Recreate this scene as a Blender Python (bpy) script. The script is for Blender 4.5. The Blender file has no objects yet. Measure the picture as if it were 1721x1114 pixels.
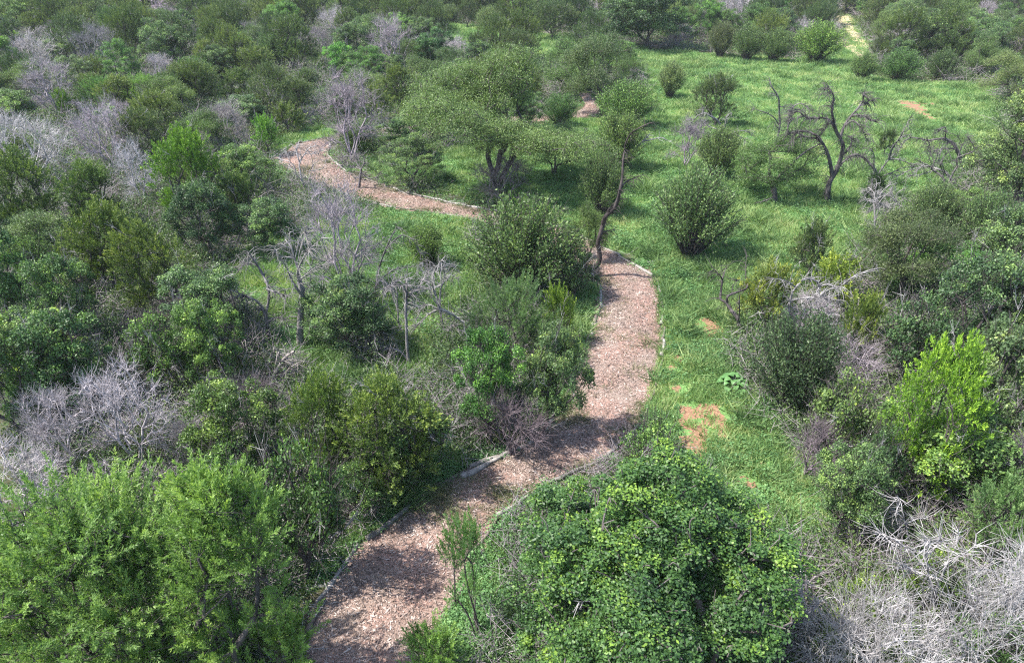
import bpy, math, random
import numpy as np
from mathutils import Vector
from math import radians, sin, cos, tan, atan, pi, sqrt

# ------------------------------------------------------------------ camera, sky, sun, exposure
scene = bpy.context.scene
F, CX, CY = 1163.0, 860.5, 557.0          # focal length and centre of the 1721x1114 photograph, in its pixels
PITCH, CAMH = radians(30), 14.5
cd = bpy.data.cameras.new('camera')
cam = bpy.data.objects.new('camera', cd)
scene.collection.objects.link(cam)
cam.location = (0, 0, CAMH)
cam.rotation_euler = (pi/2 - PITCH, 0, 0)
cd.sensor_width = 36
cd.lens = 36*F/1721
cd.clip_end = 6000
scene.camera = cam

HAZE = 0.0002                               # density of the air per metre
SUN_EL, SUN_AZ = radians(57), radians(-96)     # azimuth from +Y towards +X: the sun stands to the left
sd = Vector((sin(SUN_AZ)*cos(SUN_EL), cos(SUN_AZ)*cos(SUN_EL), sin(SUN_EL)))
world = bpy.data.worlds.new('World')
scene.world = world
world.use_nodes = True
wn = world.node_tree.nodes
sky = wn.new('ShaderNodeTexSky')
sky.sky_type = 'NISHITA'
sky.sun_disc = False
sky.sun_elevation = SUN_EL
sky.sun_rotation = SUN_AZ
sky.dust_density = 1.5
world.node_tree.links.new(sky.outputs[0], wn['Background'].inputs[0])
wn['Background'].inputs[1].default_value = 0.15
ld = bpy.data.lights.new('sun', 'SUN')
ld.energy = 4.3
ld.angle = radians(0.5)
ld.color = (1.0, 0.95, 0.88)
sun = bpy.data.objects.new('sun', ld)
scene.collection.objects.link(sun)
sun.rotation_euler = sd.to_track_quat('Z', 'Y').to_euler()
scene.view_settings.view_transform = 'Standard'
scene.view_settings.look = 'None'
scene.view_settings.exposure = 1.3
scene.view_settings.gamma = 1
scene.render.engine = 'CYCLES'
scene.cycles.pixel_filter_type = 'BLACKMAN_HARRIS'
scene.cycles.filter_width = 1.2
scene.cycles.use_denoising = False          # keeps the fine leaf texture crisp
scene.cycles.max_bounces = 5
scene.cycles.diffuse_bounces = 3
scene.cycles.transmission_bounces = 3
scene.cycles.transparent_max_bounces = 4
scene.cycles.caustics_reflective = False
scene.cycles.caustics_refractive = False

# ------------------------------------------------------------------ photograph geometry -> places on the ground
FWD = np.array([0, cos(PITCH), -sin(PITCH)])
UPV = np.array([0, sin(PITCH), cos(PITCH)])
def ray(px, py):
    return FWD + np.array([(px-CX)/F, 0, 0]) + (CY-py)/F*UPV
def G(px, py):
    d = ray(px, py)
    t = -CAMH/d[2]
    return np.array([d[0]*t, d[1]*t, 0.0])
def PY(px, py, Y):                       # the point of that ray at depth Y
    d = ray(px, py)
    t = Y/d[1]
    return np.array([d[0]*t, Y, CAMH+d[2]*t])
def proj(p):
    v = np.asarray(p, float) - np.array([0, 0, CAMH])
    dz = v@FWD
    return CX+F*v[0]/dz, CY-F*(v@UPV)/dz
def ppm(py):                             # pixels to the metre on the ground at picture row py
    return (py - (CY - F*tan(PITCH)))*cos(PITCH)/CAMH
def inpoly(x, y, poly):
    x = np.asarray(x, float); y = np.asarray(y, float)
    c = np.zeros(x.shape, bool)
    n = len(poly)
    for i in range(n):
        x1, y1 = poly[i]; x2, y2 = poly[(i+1) % n]
        if y1 == y2: continue
        m = ((y1 > y) != (y2 > y)) & (x < (x2-x1)*(y-y1)/(y2-y1)+x1)
        c ^= m
    return c
def gpoly(pts): return [tuple(G(*p)[:2]) for p in pts]

# ------------------------------------------------------------------ materials
def newmat(name):
    m = bpy.data.materials.new(name); m.use_nodes = True
    nt = m.node_tree
    return m, nt, nt.nodes['Principled BSDF'], nt.nodes['Material Output']
def ramp(nt, stops, src):
    r = nt.nodes.new('ShaderNodeValToRGB')
    e = r.color_ramp.elements
    while len(e) < len(stops): e.new(0.5)
    for k, (p, c) in enumerate(stops):
        e[k].position = p; e[k].color = (*c, 1)
    nt.links.new(src, r.inputs[0])
    return r
def noise(nt, scale, detail=4, rough=.6, coord=None):
    n = nt.nodes.new('ShaderNodeTexNoise')
    n.inputs['Scale'].default_value = scale
    n.inputs['Detail'].default_value = detail
    n.inputs['Roughness'].default_value = rough
    if coord is not None: nt.links.new(coord, n.inputs['Vector'])
    return n
def math_(nt, op, a, b=None, clamp=False):
    n = nt.nodes.new('ShaderNodeMath'); n.operation = op; n.use_clamp = clamp
    for i, v in enumerate((a, b)):
        if v is None: continue
        if isinstance(v, (int, float)): n.inputs[i].default_value = v
        else: nt.links.new(v, n.inputs[i])
    return n.outputs[0]
def mix_(nt, fac, a, b, mode='MIX'):
    n = nt.nodes.new('ShaderNodeMix'); n.data_type = 'RGBA'; n.blend_type = mode
    for i, v in ((0, fac), (6, a), (7, b)):
        if isinstance(v, (int, float)): n.inputs[i].default_value = v
        elif isinstance(v, tuple): n.inputs[i].default_value = (*v, 1)
        else: nt.links.new(v, n.inputs[i])
    return n.outputs[2]
def attr(nt, name):
    a = nt.nodes.new('ShaderNodeAttribute'); a.attribute_name = name
    return a
def leafmat(name, stops, trans=.3, rough=.5, obj_tint=True, spec=.35, patch=None):
    m, nt, b, out = newmat(name)
    t = attr(nt, 'tint').outputs['Fac']
    if patch:
        geo = nt.nodes.new('ShaderNodeNewGeometry')
        n1 = noise(nt, patch[0], 3, .55, geo.outputs['Position'])
        v = math_(nt, 'MULTIPLY', math_(nt, 'SUBTRACT', n1.outputs['Fac'], .5), patch[1])
        t = math_(nt, 'ADD', t, v, True)
    col = ramp(nt, stops, t).outputs[0]
    if obj_tint:
        oi = nt.nodes.new('ShaderNodeObjectInfo')
        col = mix_(nt, 1.0, col, oi.outputs['Color'], 'MULTIPLY')
        hsv = nt.nodes.new('ShaderNodeHueSaturation')
        nt.links.new(col, hsv.inputs['Color'])
        nt.links.new(math_(nt, 'ADD', math_(nt, 'MULTIPLY', oi.outputs['Random'], .4), .8), hsv.inputs['Value'])
        nt.links.new(math_(nt, 'ADD', math_(nt, 'MULTIPLY', oi.outputs['Random'], -.03), .515), hsv.inputs['Hue'])
        col = hsv.outputs[0]
    nt.links.new(col, b.inputs['Base Color'])
    b.inputs['Roughness'].default_value = rough
    b.inputs['Specular IOR Level'].default_value = spec
    if trans:
        tr = nt.nodes.new('ShaderNodeBsdfTranslucent')
        nt.links.new(mix_(nt, 1.0, col, (1.25, 1.35, .7), 'MULTIPLY'), tr.inputs['Color'])
        ms = nt.nodes.new('ShaderNodeMixShader'); ms.inputs[0].default_value = trans
        nt.links.new(b.outputs[0], ms.inputs[1]); nt.links.new(tr.outputs[0], ms.inputs[2])
        nt.links.new(ms.outputs[0], out.inputs['Surface'])
    return m
def barkmat(name, c1, c2, scale=6):
    m, nt, b, out = newmat(name)
    geo = nt.nodes.new('ShaderNodeTexCoord')
    n = noise(nt, scale, 4, .65, geo.outputs['Object'])
    col = ramp(nt, [(.3, c1), (.7, c2)], n.outputs['Fac']).outputs[0]
    oi = nt.nodes.new('ShaderNodeObjectInfo')
    col = mix_(nt, 1.0, col, oi.outputs['Color'], 'MULTIPLY')
    nt.links.new(col, b.inputs['Base Color'])
    b.inputs['Roughness'].default_value = .9
    b.inputs['Specular IOR Level'].default_value = .15
    bp = nt.nodes.new('ShaderNodeBump'); bp.inputs['Strength'].default_value = .6; bp.inputs['Distance'].default_value = .03
    n2 = noise(nt, 25, 3, .6, geo.outputs['Object'])
    nt.links.new(n2.outputs['Fac'], bp.inputs['Height']); nt.links.new(bp.outputs[0], b.inputs['Normal'])
    return m
M = {}
M['juniper'] = leafmat('juniper_foliage', [(0, (.038, .070, .030)), (.55, (.105, .155, .055)), (1, (.23, .275, .085))], .22)
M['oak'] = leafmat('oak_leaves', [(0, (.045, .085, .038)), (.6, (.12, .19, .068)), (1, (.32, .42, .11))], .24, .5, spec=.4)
M['mesquite'] = leafmat('mesquite_leaves', [(0, (.08, .125, .055)), (1, (.27, .34, .13))], .3)
M['broom'] = leafmat('broom_leaves', [(0, (.07, .12, .05)), (.5, (.16, .235, .09)), (1, (.32, .40, .15))], .3)
M['feather'] = leafmat('feathery_leaves', [(0, (.10, .18, .06)), (.6, (.21, .33, .10)), (1, (.38, .50, .15))], .4)
M['vine'] = leafmat('broad_leaves', [(0, (.04, .085, .032)), (.6, (.10, .19, .04)), (1, (.30, .42, .06))], .25, .5, spec=.4)
M['bark'] = barkmat('dark_bark', (.045, .038, .036), (.13, .115, .11))
M['greybark'] = barkmat('grey_bark', (.10, .095, .09), (.30, .29, .28))
M['deadwood'] = barkmat('bleached_dead_wood', (.13, .12, .12), (.56, .54, .54), 5)
M['darkdead'] = barkmat('weathered_dark_dead_wood', (.05, .045, .045), (.30, .28, .28), 2.2)

# ------------------------------------------------------------------ mesh builders
def build(name, verts, faces4=None, mat=None, tint=None, smooth=False, faces3=None):
    """faces4: (n,4) ints; faces3: (n,3) ints"""
    me = bpy.data.meshes.new(name)
    verts = np.asarray(verts, np.float32).reshape(-1, 3)
    n4 = 0 if faces4 is None else len(faces4); n3 = 0 if faces3 is None else len(faces3)
    me.vertices.add(len(verts)); me.vertices.foreach_set('co', verts.ravel())
    idx = []; tot = []
    if n4: idx.append(np.asarray(faces4, np.int32).ravel()); tot.append(np.full(n4, 4, np.int32))
    if n3: idx.append(np.asarray(faces3, np.int32).ravel()); tot.append(np.full(n3, 3, np.int32))
    idx = np.concatenate(idx); tot = np.concatenate(tot)
    me.loops.add(len(idx)); me.loops.foreach_set('vertex_index', idx)
    me.polygons.add(len(tot))
    st = np.concatenate([[0], np.cumsum(tot)[:-1]]).astype(np.int32)
    me.polygons.foreach_set('loop_start', st); me.polygons.foreach_set('loop_total', tot)
    if smooth: me.polygons.foreach_set('use_smooth', np.ones(len(tot), bool))
    if tint is not None:
        a = me.attributes.new('tint', 'FLOAT', 'FACE'); a.data.foreach_set('value', np.asarray(tint, np.float32))
    me.update()
    if mat: me.materials.append(mat)
    return me
def unit(v):
    return v/np.maximum(np.linalg.norm(v, axis=-1, keepdims=True), 1e-9)
def quads(c, d, nrm, L, W):
    """rhombic leaves: centre, direction, rough normal, length, width -> verts (n*4,3)"""
    d = unit(d); s = unit(np.cross(nrm, d))
    L = np.reshape(L, (-1, 1)); W = np.reshape(W, (-1, 1))
    v = np.stack([c-d*L*.5, c+s*W*.5, c+d*L*.5, c-s*W*.5], 1)
    return v.reshape(-1, 3)
def leafmesh(name, V, tint, mat):
    n = len(V)//4
    return build(name, V, np.arange(n*4).reshape(n, 4), mat, tint)
class Tubes:
    def __init__(s): s.v = []; s.f = []; s.n = 0
    def prisms(s, A, B, ra, rb, k=3):
        A = np.asarray(A); B = np.asarray(B)
        if len(A) == 0: return
        t = unit(B-A); ref = np.where(np.abs(t[:, 2:3]) > .9, np.array([[1., 0, 0]]), np.array([[0, 0, 1.]]))
        u = unit(np.cross(t, ref)); w = np.cross(t, u)
        ang = np.arange(k)*2*pi/k
        c = np.cos(ang)[None, :, None]; sn = np.sin(ang)[None, :, None]
        ring = u[:, None]*c+w[:, None]*sn
        ra = np.broadcast_to(np.reshape(ra, (-1, 1, 1)), (len(A), 1, 1)); rb = np.broadcast_to(np.reshape(rb, (-1, 1, 1)), (len(A), 1, 1))
        v = np.concatenate([A[:, None]+ring*ra, B[:, None]+ring*rb], 1)
        base = s.n+np.arange(len(A))[:, None]*2*k
        for j in range(k):
            j2 = (j+1) % k
            s.f.append(np.stack([base[:, 0]+j, base[:, 0]+j2, base[:, 0]+k+j2, base[:, 0]+k+j], 1))
        s.v.append(v.reshape(-1, 3)); s.n += len(A)*2*k
    def chain(s, P, R, k=6, sub=2):
        P = np.asarray(P, float); R = np.asarray(R, float)
        if sub > 1 and len(P) > 2:
            Q = np.concatenate([[2*P[0]-P[1]], P, [2*P[-1]-P[-2]]])
            out = []; ro = []
            for i in range(len(P)-1):
                p0, p1, p2, p3 = Q[i:i+4]
                for a in range(sub):
                    t = a/sub
                    out.append(.5*((2*p1)+(-p0+p2)*t+(2*p0-5*p1+4*p2-p3)*t*t+(-p0+3*p1-3*p2+p3)*t**3))
                    ro.append(R[i]*(1-t)+R[i+1]*t)
            out.append(P[-1]); ro.append(R[-1]); P = np.array(out); R = np.array(ro)
        m = len(P)
        t = unit(np.gradient(P, axis=0))
        ref = np.array([0.3, .9, .2]) if abs(unit(P[-1]-P[0])[2]) > .7 else np.array([.1, .2, 1.])
        u = unit(np.cross(t, ref)); w = np.cross(t, u)
        ang = np.arange(k)*2*pi/k
        ring = u[:, None]*np.cos(ang)[None, :, None]+w[:, None]*np.sin(ang)[None, :, None]
        v = P[:, None]+ring*R[:, None, None]
        i = np.arange(m-1)[:, None]*k; j = np.arange(k)[None]; j2 = (j+1) % k
        f = np.stack(np.broadcast_arrays(i+j, i+j2, i+k+j2, i+k+j), -1).reshape(-1, 4)+s.n
        s.v.append(v.reshape(-1, 3)); s.f.append(f); s.n += m*k
    def mesh(s, name, mat):
        return build(name, np.concatenate(s.v), np.concatenate(s.f), mat, smooth=True)
def grow(root, tips, rng, bf=.35, seg=.6, gnarl=.12):
    """join the tips to the root so that wood and detours stay short; returns nodes, parents"""
    N = len(tips)*8+200
    P = np.zeros((N, 3)); par = np.full(N, -1); pl = np.zeros(N)
    n = 0
    for i, r in enumerate(root):
        P[n] = r; par[n] = n-1
        if n: pl[n] = pl[n-1]+np.linalg.norm(P[n]-P[n-1])
        n += 1
    fork = n-1
    order = np.argsort(np.linalg.norm(tips-P[fork], axis=1)+rng.normal(0, .25, len(tips)))
    tipn = []
    for ti in order:
        p = tips[ti]
        d = np.linalg.norm(P[:n]-p, axis=1)
        cost = d+bf*pl[:n]
        cost[:max(fork-1, 0)] += 1.5
        k = int(np.argmin(cost)); L = d[k]
        m = min(6, max(1, int(L/seg)))
        a = P[k].copy()
        for q in range(1, m+1):
            if n >= N-1: break
            t = q/m
            x = a*(1-t)+p*t
            if q < m: x = x+rng.normal(0, gnarl*L/m, 3)+np.array([0, 0, .10*L*sin(t*pi)])
            P[n] = x; par[n] = k; pl[n] = pl[k]+np.linalg.norm(P[n]-P[k]); k = n; n += 1
        tipn.append(k)
    return P[:n], par[:n], np.array(tipn)
def radii(par, n, rt, ex=2.3, cap=None):
    r = np.zeros(n); kids = np.zeros(n, int)
    acc = np.zeros(n)
    for i in range(n-1, -1, -1):
        if acc[i] == 0: acc[i] = rt**ex
        r[i] = acc[i]**(1/ex)
        if par[i] >= 0: acc[par[i]] += acc[i]
    if cap is not None and r[0] > cap:
        r = rt+(r-rt)*(cap-rt)/(r[0]-rt)
    return r
def wood(tb, P, par, r, kbig=6, sub=2):
    n = len(P)
    best = np.full(n, -1); br = np.zeros(n)
    for i in range(n):
        p = par[i]
        if p >= 0 and r[i] > br[p]: br[p] = r[i]; best[p] = i
    A = []; B = []; ra = []; rb = []
    for i in range(n):
        p = par[i]
        if p >= 0 and best[p] == i: continue
        ch = [i]
        while best[ch[-1]] >= 0: ch.append(best[ch[-1]])
        if p >= 0: ch = [p]+ch
        if len(ch) < 2: continue
        R = r[ch].copy()
        if p >= 0: R[0] = min(R[0], R[1]*1.15)
        if len(ch) == 2 or R[0] < .012:
            for q in range(len(ch)-1):
                A.append(P[ch[q]]); B.append(P[ch[q+1]]); ra.append(R[q]); rb.append(R[q+1])
        else:
            tb.chain(P[ch], R, kbig if R[0] > .05 else 4, sub)
    tb.prisms(A, B, ra, rb, 3)
def lobes(rng, R, H, base, k, rl, flat=1.0, cone=0):
    out = []
    for i in range(k):
        a = i*2.4+rng.uniform(-.5, .5); q = sqrt((i+.5)/k)*rng.uniform(.75, 1.05)
        z = base+(H-base)*(.25+.7*sqrt(max(0, 1-q*q*.9)))*rng.uniform(.7, 1.0)
        rr = R*q*.78*(1-cone*(z/H))
        out.append((rr*cos(a), rr*sin(a), z-rl*.5, rl*rng.uniform(.65, 1.15)))
        if q > .55: out.append((rr*cos(a+.3)*.95, rr*sin(a+.3)*.95, base+(z-base)*rng.uniform(.2, .5), rl*rng.uniform(.6, 1.)))
    return out
def shell(rng, lob, n, flat=.8, inner=.45):
    lob = np.array(lob); w = lob[:, 3]**2; w /= w.sum()
    k = rng.choice(len(lob), n, p=w)
    d = unit(rng.normal(size=(n, 3))); d[:, 2] = np.where(d[:, 2] < -.3, -d[:, 2], d[:, 2])
    r = lob[k, 3]*rng.uniform(inner, 1, n)**.5
    p = lob[k, :3]+d*r[:, None]*np.array([1, 1, flat])
    return p, d, k
# ------------------------------------------------------------------ kinds of plant, each built once and then copied
def tree_skeleton(rng, tips, H, trunk_h, rt, cap, lean=.3, bf=.35, seg=.6, gnarl=.12, stems=1, mat='bark', name='trunk', twigs=0, twl=.3):
    tb = Tubes()
    groups = [np.arange(len(tips))]
    if stems > 1:
        ang = np.arctan2(tips[:, 1], tips[:, 0]); groups = [np.where(((ang+pi)/(2*pi)*stems).astype(int) % stems == s)[0] for s in range(stems)]
    tip_r = []
    for gi, g in enumerate(groups):
        if len(g) == 0: continue
        c = tips[g].mean(0)
        off = np.array([c[0], c[1], 0])*(.06 if stems > 1 else 0)
        l = rng.normal(0, lean, 2) if stems == 1 else c[:2]/max(np.linalg.norm(c[:2]), .1)*.25
        k = 3
        root = [off+np.array([l[0]*(t**1.3)*trunk_h, l[1]*(t**1.3)*trunk_h, t*trunk_h-.05]) for t in np.linspace(0, 1, k)]
        P, par, tn = grow(root, tips[g], rng, bf, seg, gnarl)
        r = radii(par, len(P), rt, 2.3, cap/(stems**.5)); r[0] *= 1.25
        wood(tb, P, par, r)
    if twigs:
        A = np.repeat(tips, twigs, 0); d = unit(unit(A-np.array([0, 0, H*.3]))*.8+rng.normal(0, .7, A.shape)+[0, 0, .1])
        L = twl*rng.uniform(.4, 1.2, len(A))[:, None]
        Mid = A+d*L*.55; B = Mid+unit(d+rng.normal(0, .35, d.shape))*L*.55
        tb.prisms(A-d*.04, Mid, rt*.75, rt*.55); tb.prisms(Mid, B, rt*.55, rt*.25)
    return tb.mesh(name, M[mat])

def dead_sprays(rng, lob, n):
    """bare pale shoots standing out of the crown"""
    tb = Tubes()
    p, d, k = shell(rng, lob, n, .9, .75)
    for a, dd in zip(p, d):
        dd = unit(dd+rng.normal(0, .4, 3)+[0, 0, .15]); L = rng.uniform(.4, 1.1)
        P = np.array([a-dd*.3+dd*L*t+rng.normal(0, .05, 3)*t for t in np.linspace(0, 1, 5)])
        tb.chain(P, np.linspace(.011, .005, 5), 4, 2)
        q = rng.uniform(.25, 1, 9); base = a-dd*.3+dd*(L*q)[:, None]; e = unit(dd+rng.normal(0, .6, (9, 3)))
        tb.prisms(base, base+e*(rng.uniform(.12, .42, 9))[:, None], .006, .003)
    return tb.mesh('dead_branches', M['deadwood'])

def p_juniper(seed, R, H, n=420, per=46):
    rng = np.random.default_rng(seed)
    lob = lobes(rng, R, H, .3, int(8+R*3), R*.36, cone=.12)
    tips, d, k = shell(rng, lob, n, 1.0, .3)
    tips[:, 2] = np.clip(tips[:, 2], .25, H*1.05)
    ax = unit(d*.5+unit(tips-[0, 0, H*.2])*.7+np.array([0, 0, .3])+rng.normal(0, .33, (n, 3)))
    pl = rng.uniform(.25, .7, n)*(.8+.1*R)
    i = np.repeat(np.arange(n), per); m = len(i)
    t = rng.uniform(0, 1, m)**.8
    rad = (.17*(1-t*.75))*rng.uniform(.2, 1, m)**.5*(.8+.1*R)
    o = unit(rng.normal(size=(m, 3)))
    c = tips[i]+ax[i]*(pl[i]*t)[:, None]+o*rad[:, None]
    dd = ax[i]+o*.8
    V = quads(c, dd, rng.normal(size=(m, 3))+[0, 0, .6], rng.uniform(.06, .12, m), rng.uniform(.022, .045, m))
    lt = rng.uniform(0, 1, len(lob))[k]*.35+rng.uniform(-.1, .2, n)
    tint = np.clip(lt[i]+t*.35+rng.normal(0, .17, m), 0, 1)
    return dict(R=R*1.05, H=H*1.05, parts=[('trunk', tree_skeleton(rng, tips, H, .5, .008, .16, .1)), ('dead_branches', dead_sprays(rng, lob, int(4+3*R))), ('crown', leafmesh('juniper_crown', V, tint, M['juniper']))])

def p_oak(seed, R, H, n=165, per=190, leaf=.078, mat='oak', base=.35, kl=None, rl=.36, stems=1, cr=.34, tw=2):
    rng = np.random.default_rng(seed)
    lob = lobes(rng, R, H, base, kl or int(8+R*2.5), R*rl)
    C, d, k = shell(rng, lob, n, .85, .55)
    C[:, 2] = np.clip(C[:, 2], .25, H)
    rc = cr*rng.uniform(.55, 1.25, n)*(.55+.18*R)
    i = np.repeat(np.arange(n), per); m = len(i)
    o = unit(rng.normal(size=(m, 3))); o[:, 2] = np.where(o[:, 2] < -.45, -o[:, 2], o[:, 2])
    rr = rng.uniform(.15, 1, m)**.5*(1+.35*(rng.uniform(0, 1, m) < .12))
    c = C[i]+o*(rc[i]*rr)[:, None]*[1.1, 1.1, .75]
    nr = rng.normal(size=(m, 3))*.6+[0, 0, .6]+o*.6
    s = leaf*rng.uniform(.55, 1.4, m)
    V = quads(c, rng.normal(size=(m, 3))*[1, 1, .5], nr, s, s*.62)
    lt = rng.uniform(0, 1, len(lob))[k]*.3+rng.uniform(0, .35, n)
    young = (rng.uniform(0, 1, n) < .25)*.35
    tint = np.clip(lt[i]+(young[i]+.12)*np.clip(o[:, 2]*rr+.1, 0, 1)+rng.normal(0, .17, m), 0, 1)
    tips = np.concatenate([C+rng.normal(0, .12, C.shape) for _ in range(3)])
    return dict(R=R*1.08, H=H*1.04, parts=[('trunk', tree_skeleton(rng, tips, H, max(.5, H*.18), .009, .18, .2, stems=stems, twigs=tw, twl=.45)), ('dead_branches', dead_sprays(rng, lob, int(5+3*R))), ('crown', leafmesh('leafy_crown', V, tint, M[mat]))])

def p_mesquite(seed, R, H, n=420, per=60, mat='mesquite', stems=1, trunk=.22, cap=.26, spread=.30, k=16, dome=False):
    rng = np.random.default_rng(seed)
    lob = lobes(rng, R, H, H*.12, k, R*spread)
    if dome:
        lob = []
        for j in range(k):
            a = j*2.4; e = -.05+((j*.618) % 1)**.85*1.55; rr = rng.uniform(.55, .88)
            rr = rng.uniform(.4, .88); lob.append((R*rr*cos(e)*cos(a), R*rr*cos(e)*sin(a), H*.22+H*.62*rr*sin(e)+.1*H*(1-rr), R*spread*rng.uniform(.6, 1.25)))
    tips, d, kk = shell(rng, lob, n, .7, .3)
    nc = int(n/9); cc = tips[rng.choice(n, nc, replace=False)]; j = np.argmin(((tips[:, None]-cc[None])**2).sum(-1), 1); tips = tips*.7+cc[j]*.3
    i = np.repeat(np.arange(n), per); m = len(i)
    c = tips[i]+rng.normal(size=(m, 3))*[.22, .22, .16]
    V = quads(c, rng.normal(size=(m, 3))+[0, 0, -.4], rng.normal(size=(m, 3))+[0, 0, 1], rng.uniform(.06, .14, m), rng.uniform(.02, .045, m))
    tint = np.clip((rng.uniform(0, .45, len(lob))[kk])[i]+rng.uniform(0, .3, n)[i]+rng.normal(0, .2, m), 0, 1)
    return dict(R=R, H=H*1.03, parts=[('trunk', tree_skeleton(rng, tips, H, H*trunk, .011, cap, .15, bf=.25, gnarl=.2, stems=stems, twigs=2)), ('crown', leafmesh('sparse_crown', V, tint, M[mat]))])

def p_broom(seed, R, H, stems=90, per=64, mat='broom', top=.4, leafw=1.0):
    rng = np.random.default_rng(seed)
    tb = Tubes(); CC = []; DD = []; TT = []; st = []
    A = []; B = []; ra = []; rb = []
    for s in range(stems):
        a = rng.uniform(0, 2*pi); q = rng.uniform(0, 1)**.5
        L = H*rng.uniform(.80, 1.02)*(1-.22*q**3)
        end = np.array([cos(a)*R*q, sin(a)*R*q, L*(.58+.42*sqrt(max(0, 1-q*q)))])
        b = np.array([cos(a)*.18*q, sin(a)*.18*q, -.03])
        t = np.linspace(0, 1, 7)[:, None]
        bend = np.array([cos(a)*R*q, sin(a)*R*q, 0])*.25
        P = b*(1-t)+end*t-bend*(t*(1-t))*1.2+rng.normal(0, .035, (7, 3))*t
        A += list(P[:-1]); B += list(P[1:]); rr = .019*(1-.72*t[:, 0])*rng.uniform(.7, 1.5)
        ra += list(rr[:-1]); rb += list(rr[1:])
        # side shoots
        for j in range(4):
            u = rng.uniform(.42, .88); k = min(5, int(u*6)); p0 = P[k]+(P[k+1]-P[k])*(u*6-k)
            d = unit(P[k+1]-P[k]+rng.normal(0, .08+.16*rng.uniform(), 3)); l2 = rng.uniform(.25, .6)*H*.4
            A.append(p0); B.append(p0+d*l2); ra.append(.007); rb.append(.003)
            w = rng.uniform(0, 1, per//6)
            CC.append(p0+d*(l2*w)[:, None]); DD.append(np.repeat(d[None], len(w), 0)); TT.append(np.full(len(w), rng.uniform(0, .8)))
        u = 1-.55*rng.uniform(0, 1, per)**1.15
        k = np.minimum(5, (u*6).astype(int)); p0 = P[k]+(P[k+1]-P[k])*((u*6-k)[:, None])
        CC.append(p0); DD.append(P[k+1]-P[k]); TT.append(np.full(per, rng.uniform(0, .7)))
    tb.prisms(np.array(A), np.array(B), np.array(ra), np.array(rb), 3)
    c = np.concatenate(CC); m = len(c); c = c+rng.normal(0, .075, (m, 3))
    d = unit(np.concatenate(DD))+rng.normal(0, .7, (m, 3))
    V = quads(c, d, rng.normal(size=(m, 3)), rng.uniform(.05, .12, m), rng.uniform(.026, .05, m)*leafw)
    tint = np.clip(np.concatenate(TT)+rng.normal(0, .2, m)+.05, 0, 1)
    return dict(R=R, H=H*1.03, parts=[('stem', tb.mesh('stems', M['bark'])), ('foliage', leafmesh('brushy_foliage', V, tint, M[mat]))])

def p_feather(seed, R, H, n=430, per=75, mat='feather', kl=18):
    rng = np.random.default_rng(seed)
    lob = lobes(rng, R, H, .4, kl, R*.33)
    tips, d, k = shell(rng, lob, n, 1., .2)
    tips[:, 2] = np.clip(tips[:, 2], .4, H)
    ax = unit(d*.4+unit(tips*[1, 1, .5])*.8+np.array([0, 0, .22])+rng.normal(0, .33, (n, 3)))
    pl = rng.uniform(.5, 1.1, n)*(.4+.2*R)
    i = np.repeat(np.arange(n), per); m = len(i)
    t = rng.uniform(0, 1, m)
    o = unit(rng.normal(size=(m, 3)))
    c = tips[i]+ax[i]*(pl[i]*t)[:, None]+o*((.17*(1-t*.8))*rng.uniform(.1, 1, m))[:, None]
    V = quads(c, ax[i]+o*.9, rng.normal(size=(m, 3))+[0, 0, 1], rng.uniform(.05, .12, m), rng.uniform(.016, .03, m))
    tint = np.clip((rng.uniform(0, .5, len(lob))[k]+rng.uniform(0, .25, n))[i]+t*.22+rng.normal(0, .1, m), 0, 1)
    return dict(R=R*1.05, H=H*1.05, parts=[('trunk', tree_skeleton(rng, tips, H, .7, .009, .14, .2, stems=3, twigs=1, twl=.5)), ('crown', leafmesh('feathery_crown', V, tint, M[mat]))])

def p_dead(seed, R, H, n=430, mat='deadwood', rt=.0075, tw=5, twl=.5, stems=3, cap=.09, flat=False):
    """a leafless shrub of fine branches"""
    rng = np.random.default_rng(seed)
    lob = lobes(rng, R, H, .3, int(9+R*3), R*.33)
    tips, d, k = shell(rng, lob, n, .9, .1)
    tips[:, 2] = np.clip(tips[:, 2], .2, H)
    m = tree_skeleton(rng, tips, H, .35, rt, cap, .2, bf=.5, seg=.5, gnarl=.09, stems=stems, mat=mat, name='bare_branches', twigs=tw, twl=twl)
    return dict(R=R*1.08, H=H*1.05, parts=[('branches', m)])

def p_snag(seed, R, H, n=46, mat='darkdead', droop=.5, cap=.17):
    """a bare dead tree with few heavy limbs and drooping twigs"""
    rng = np.random.default_rng(seed)
    a = rng.uniform(0, 2*pi, n); q = rng.uniform(.15, 1, n)**.7
    tips = np.stack([np.cos(a)*R*q, np.sin(a)*R*q, H*(.45+.55*np.sqrt(1-q*q*.8)*rng.uniform(.6, 1, n))], 1)
    tb = Tubes()
    root = [np.array([0, 0, -.05]), np.array([rng.normal(0, .1), rng.normal(0, .1), H*.15]), np.array([rng.normal(0, .25), rng.normal(0, .25), H*.3])]
    P, par, tn = grow(root, tips, rng, .45, .45, .3)
    r = radii(par, len(P), .016, 2.1, cap)
    wood(tb, P, par, r, 7, 3)
    src = P[tn]; src = np.concatenate([src, P[rng.integers(8, len(P), n*2)]])
    droops(tb, rng, src, 3, droop)
    return dict(R=R, H=H, parts=[('trunk', tb.mesh('bare_tree', M[mat]))])
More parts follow.
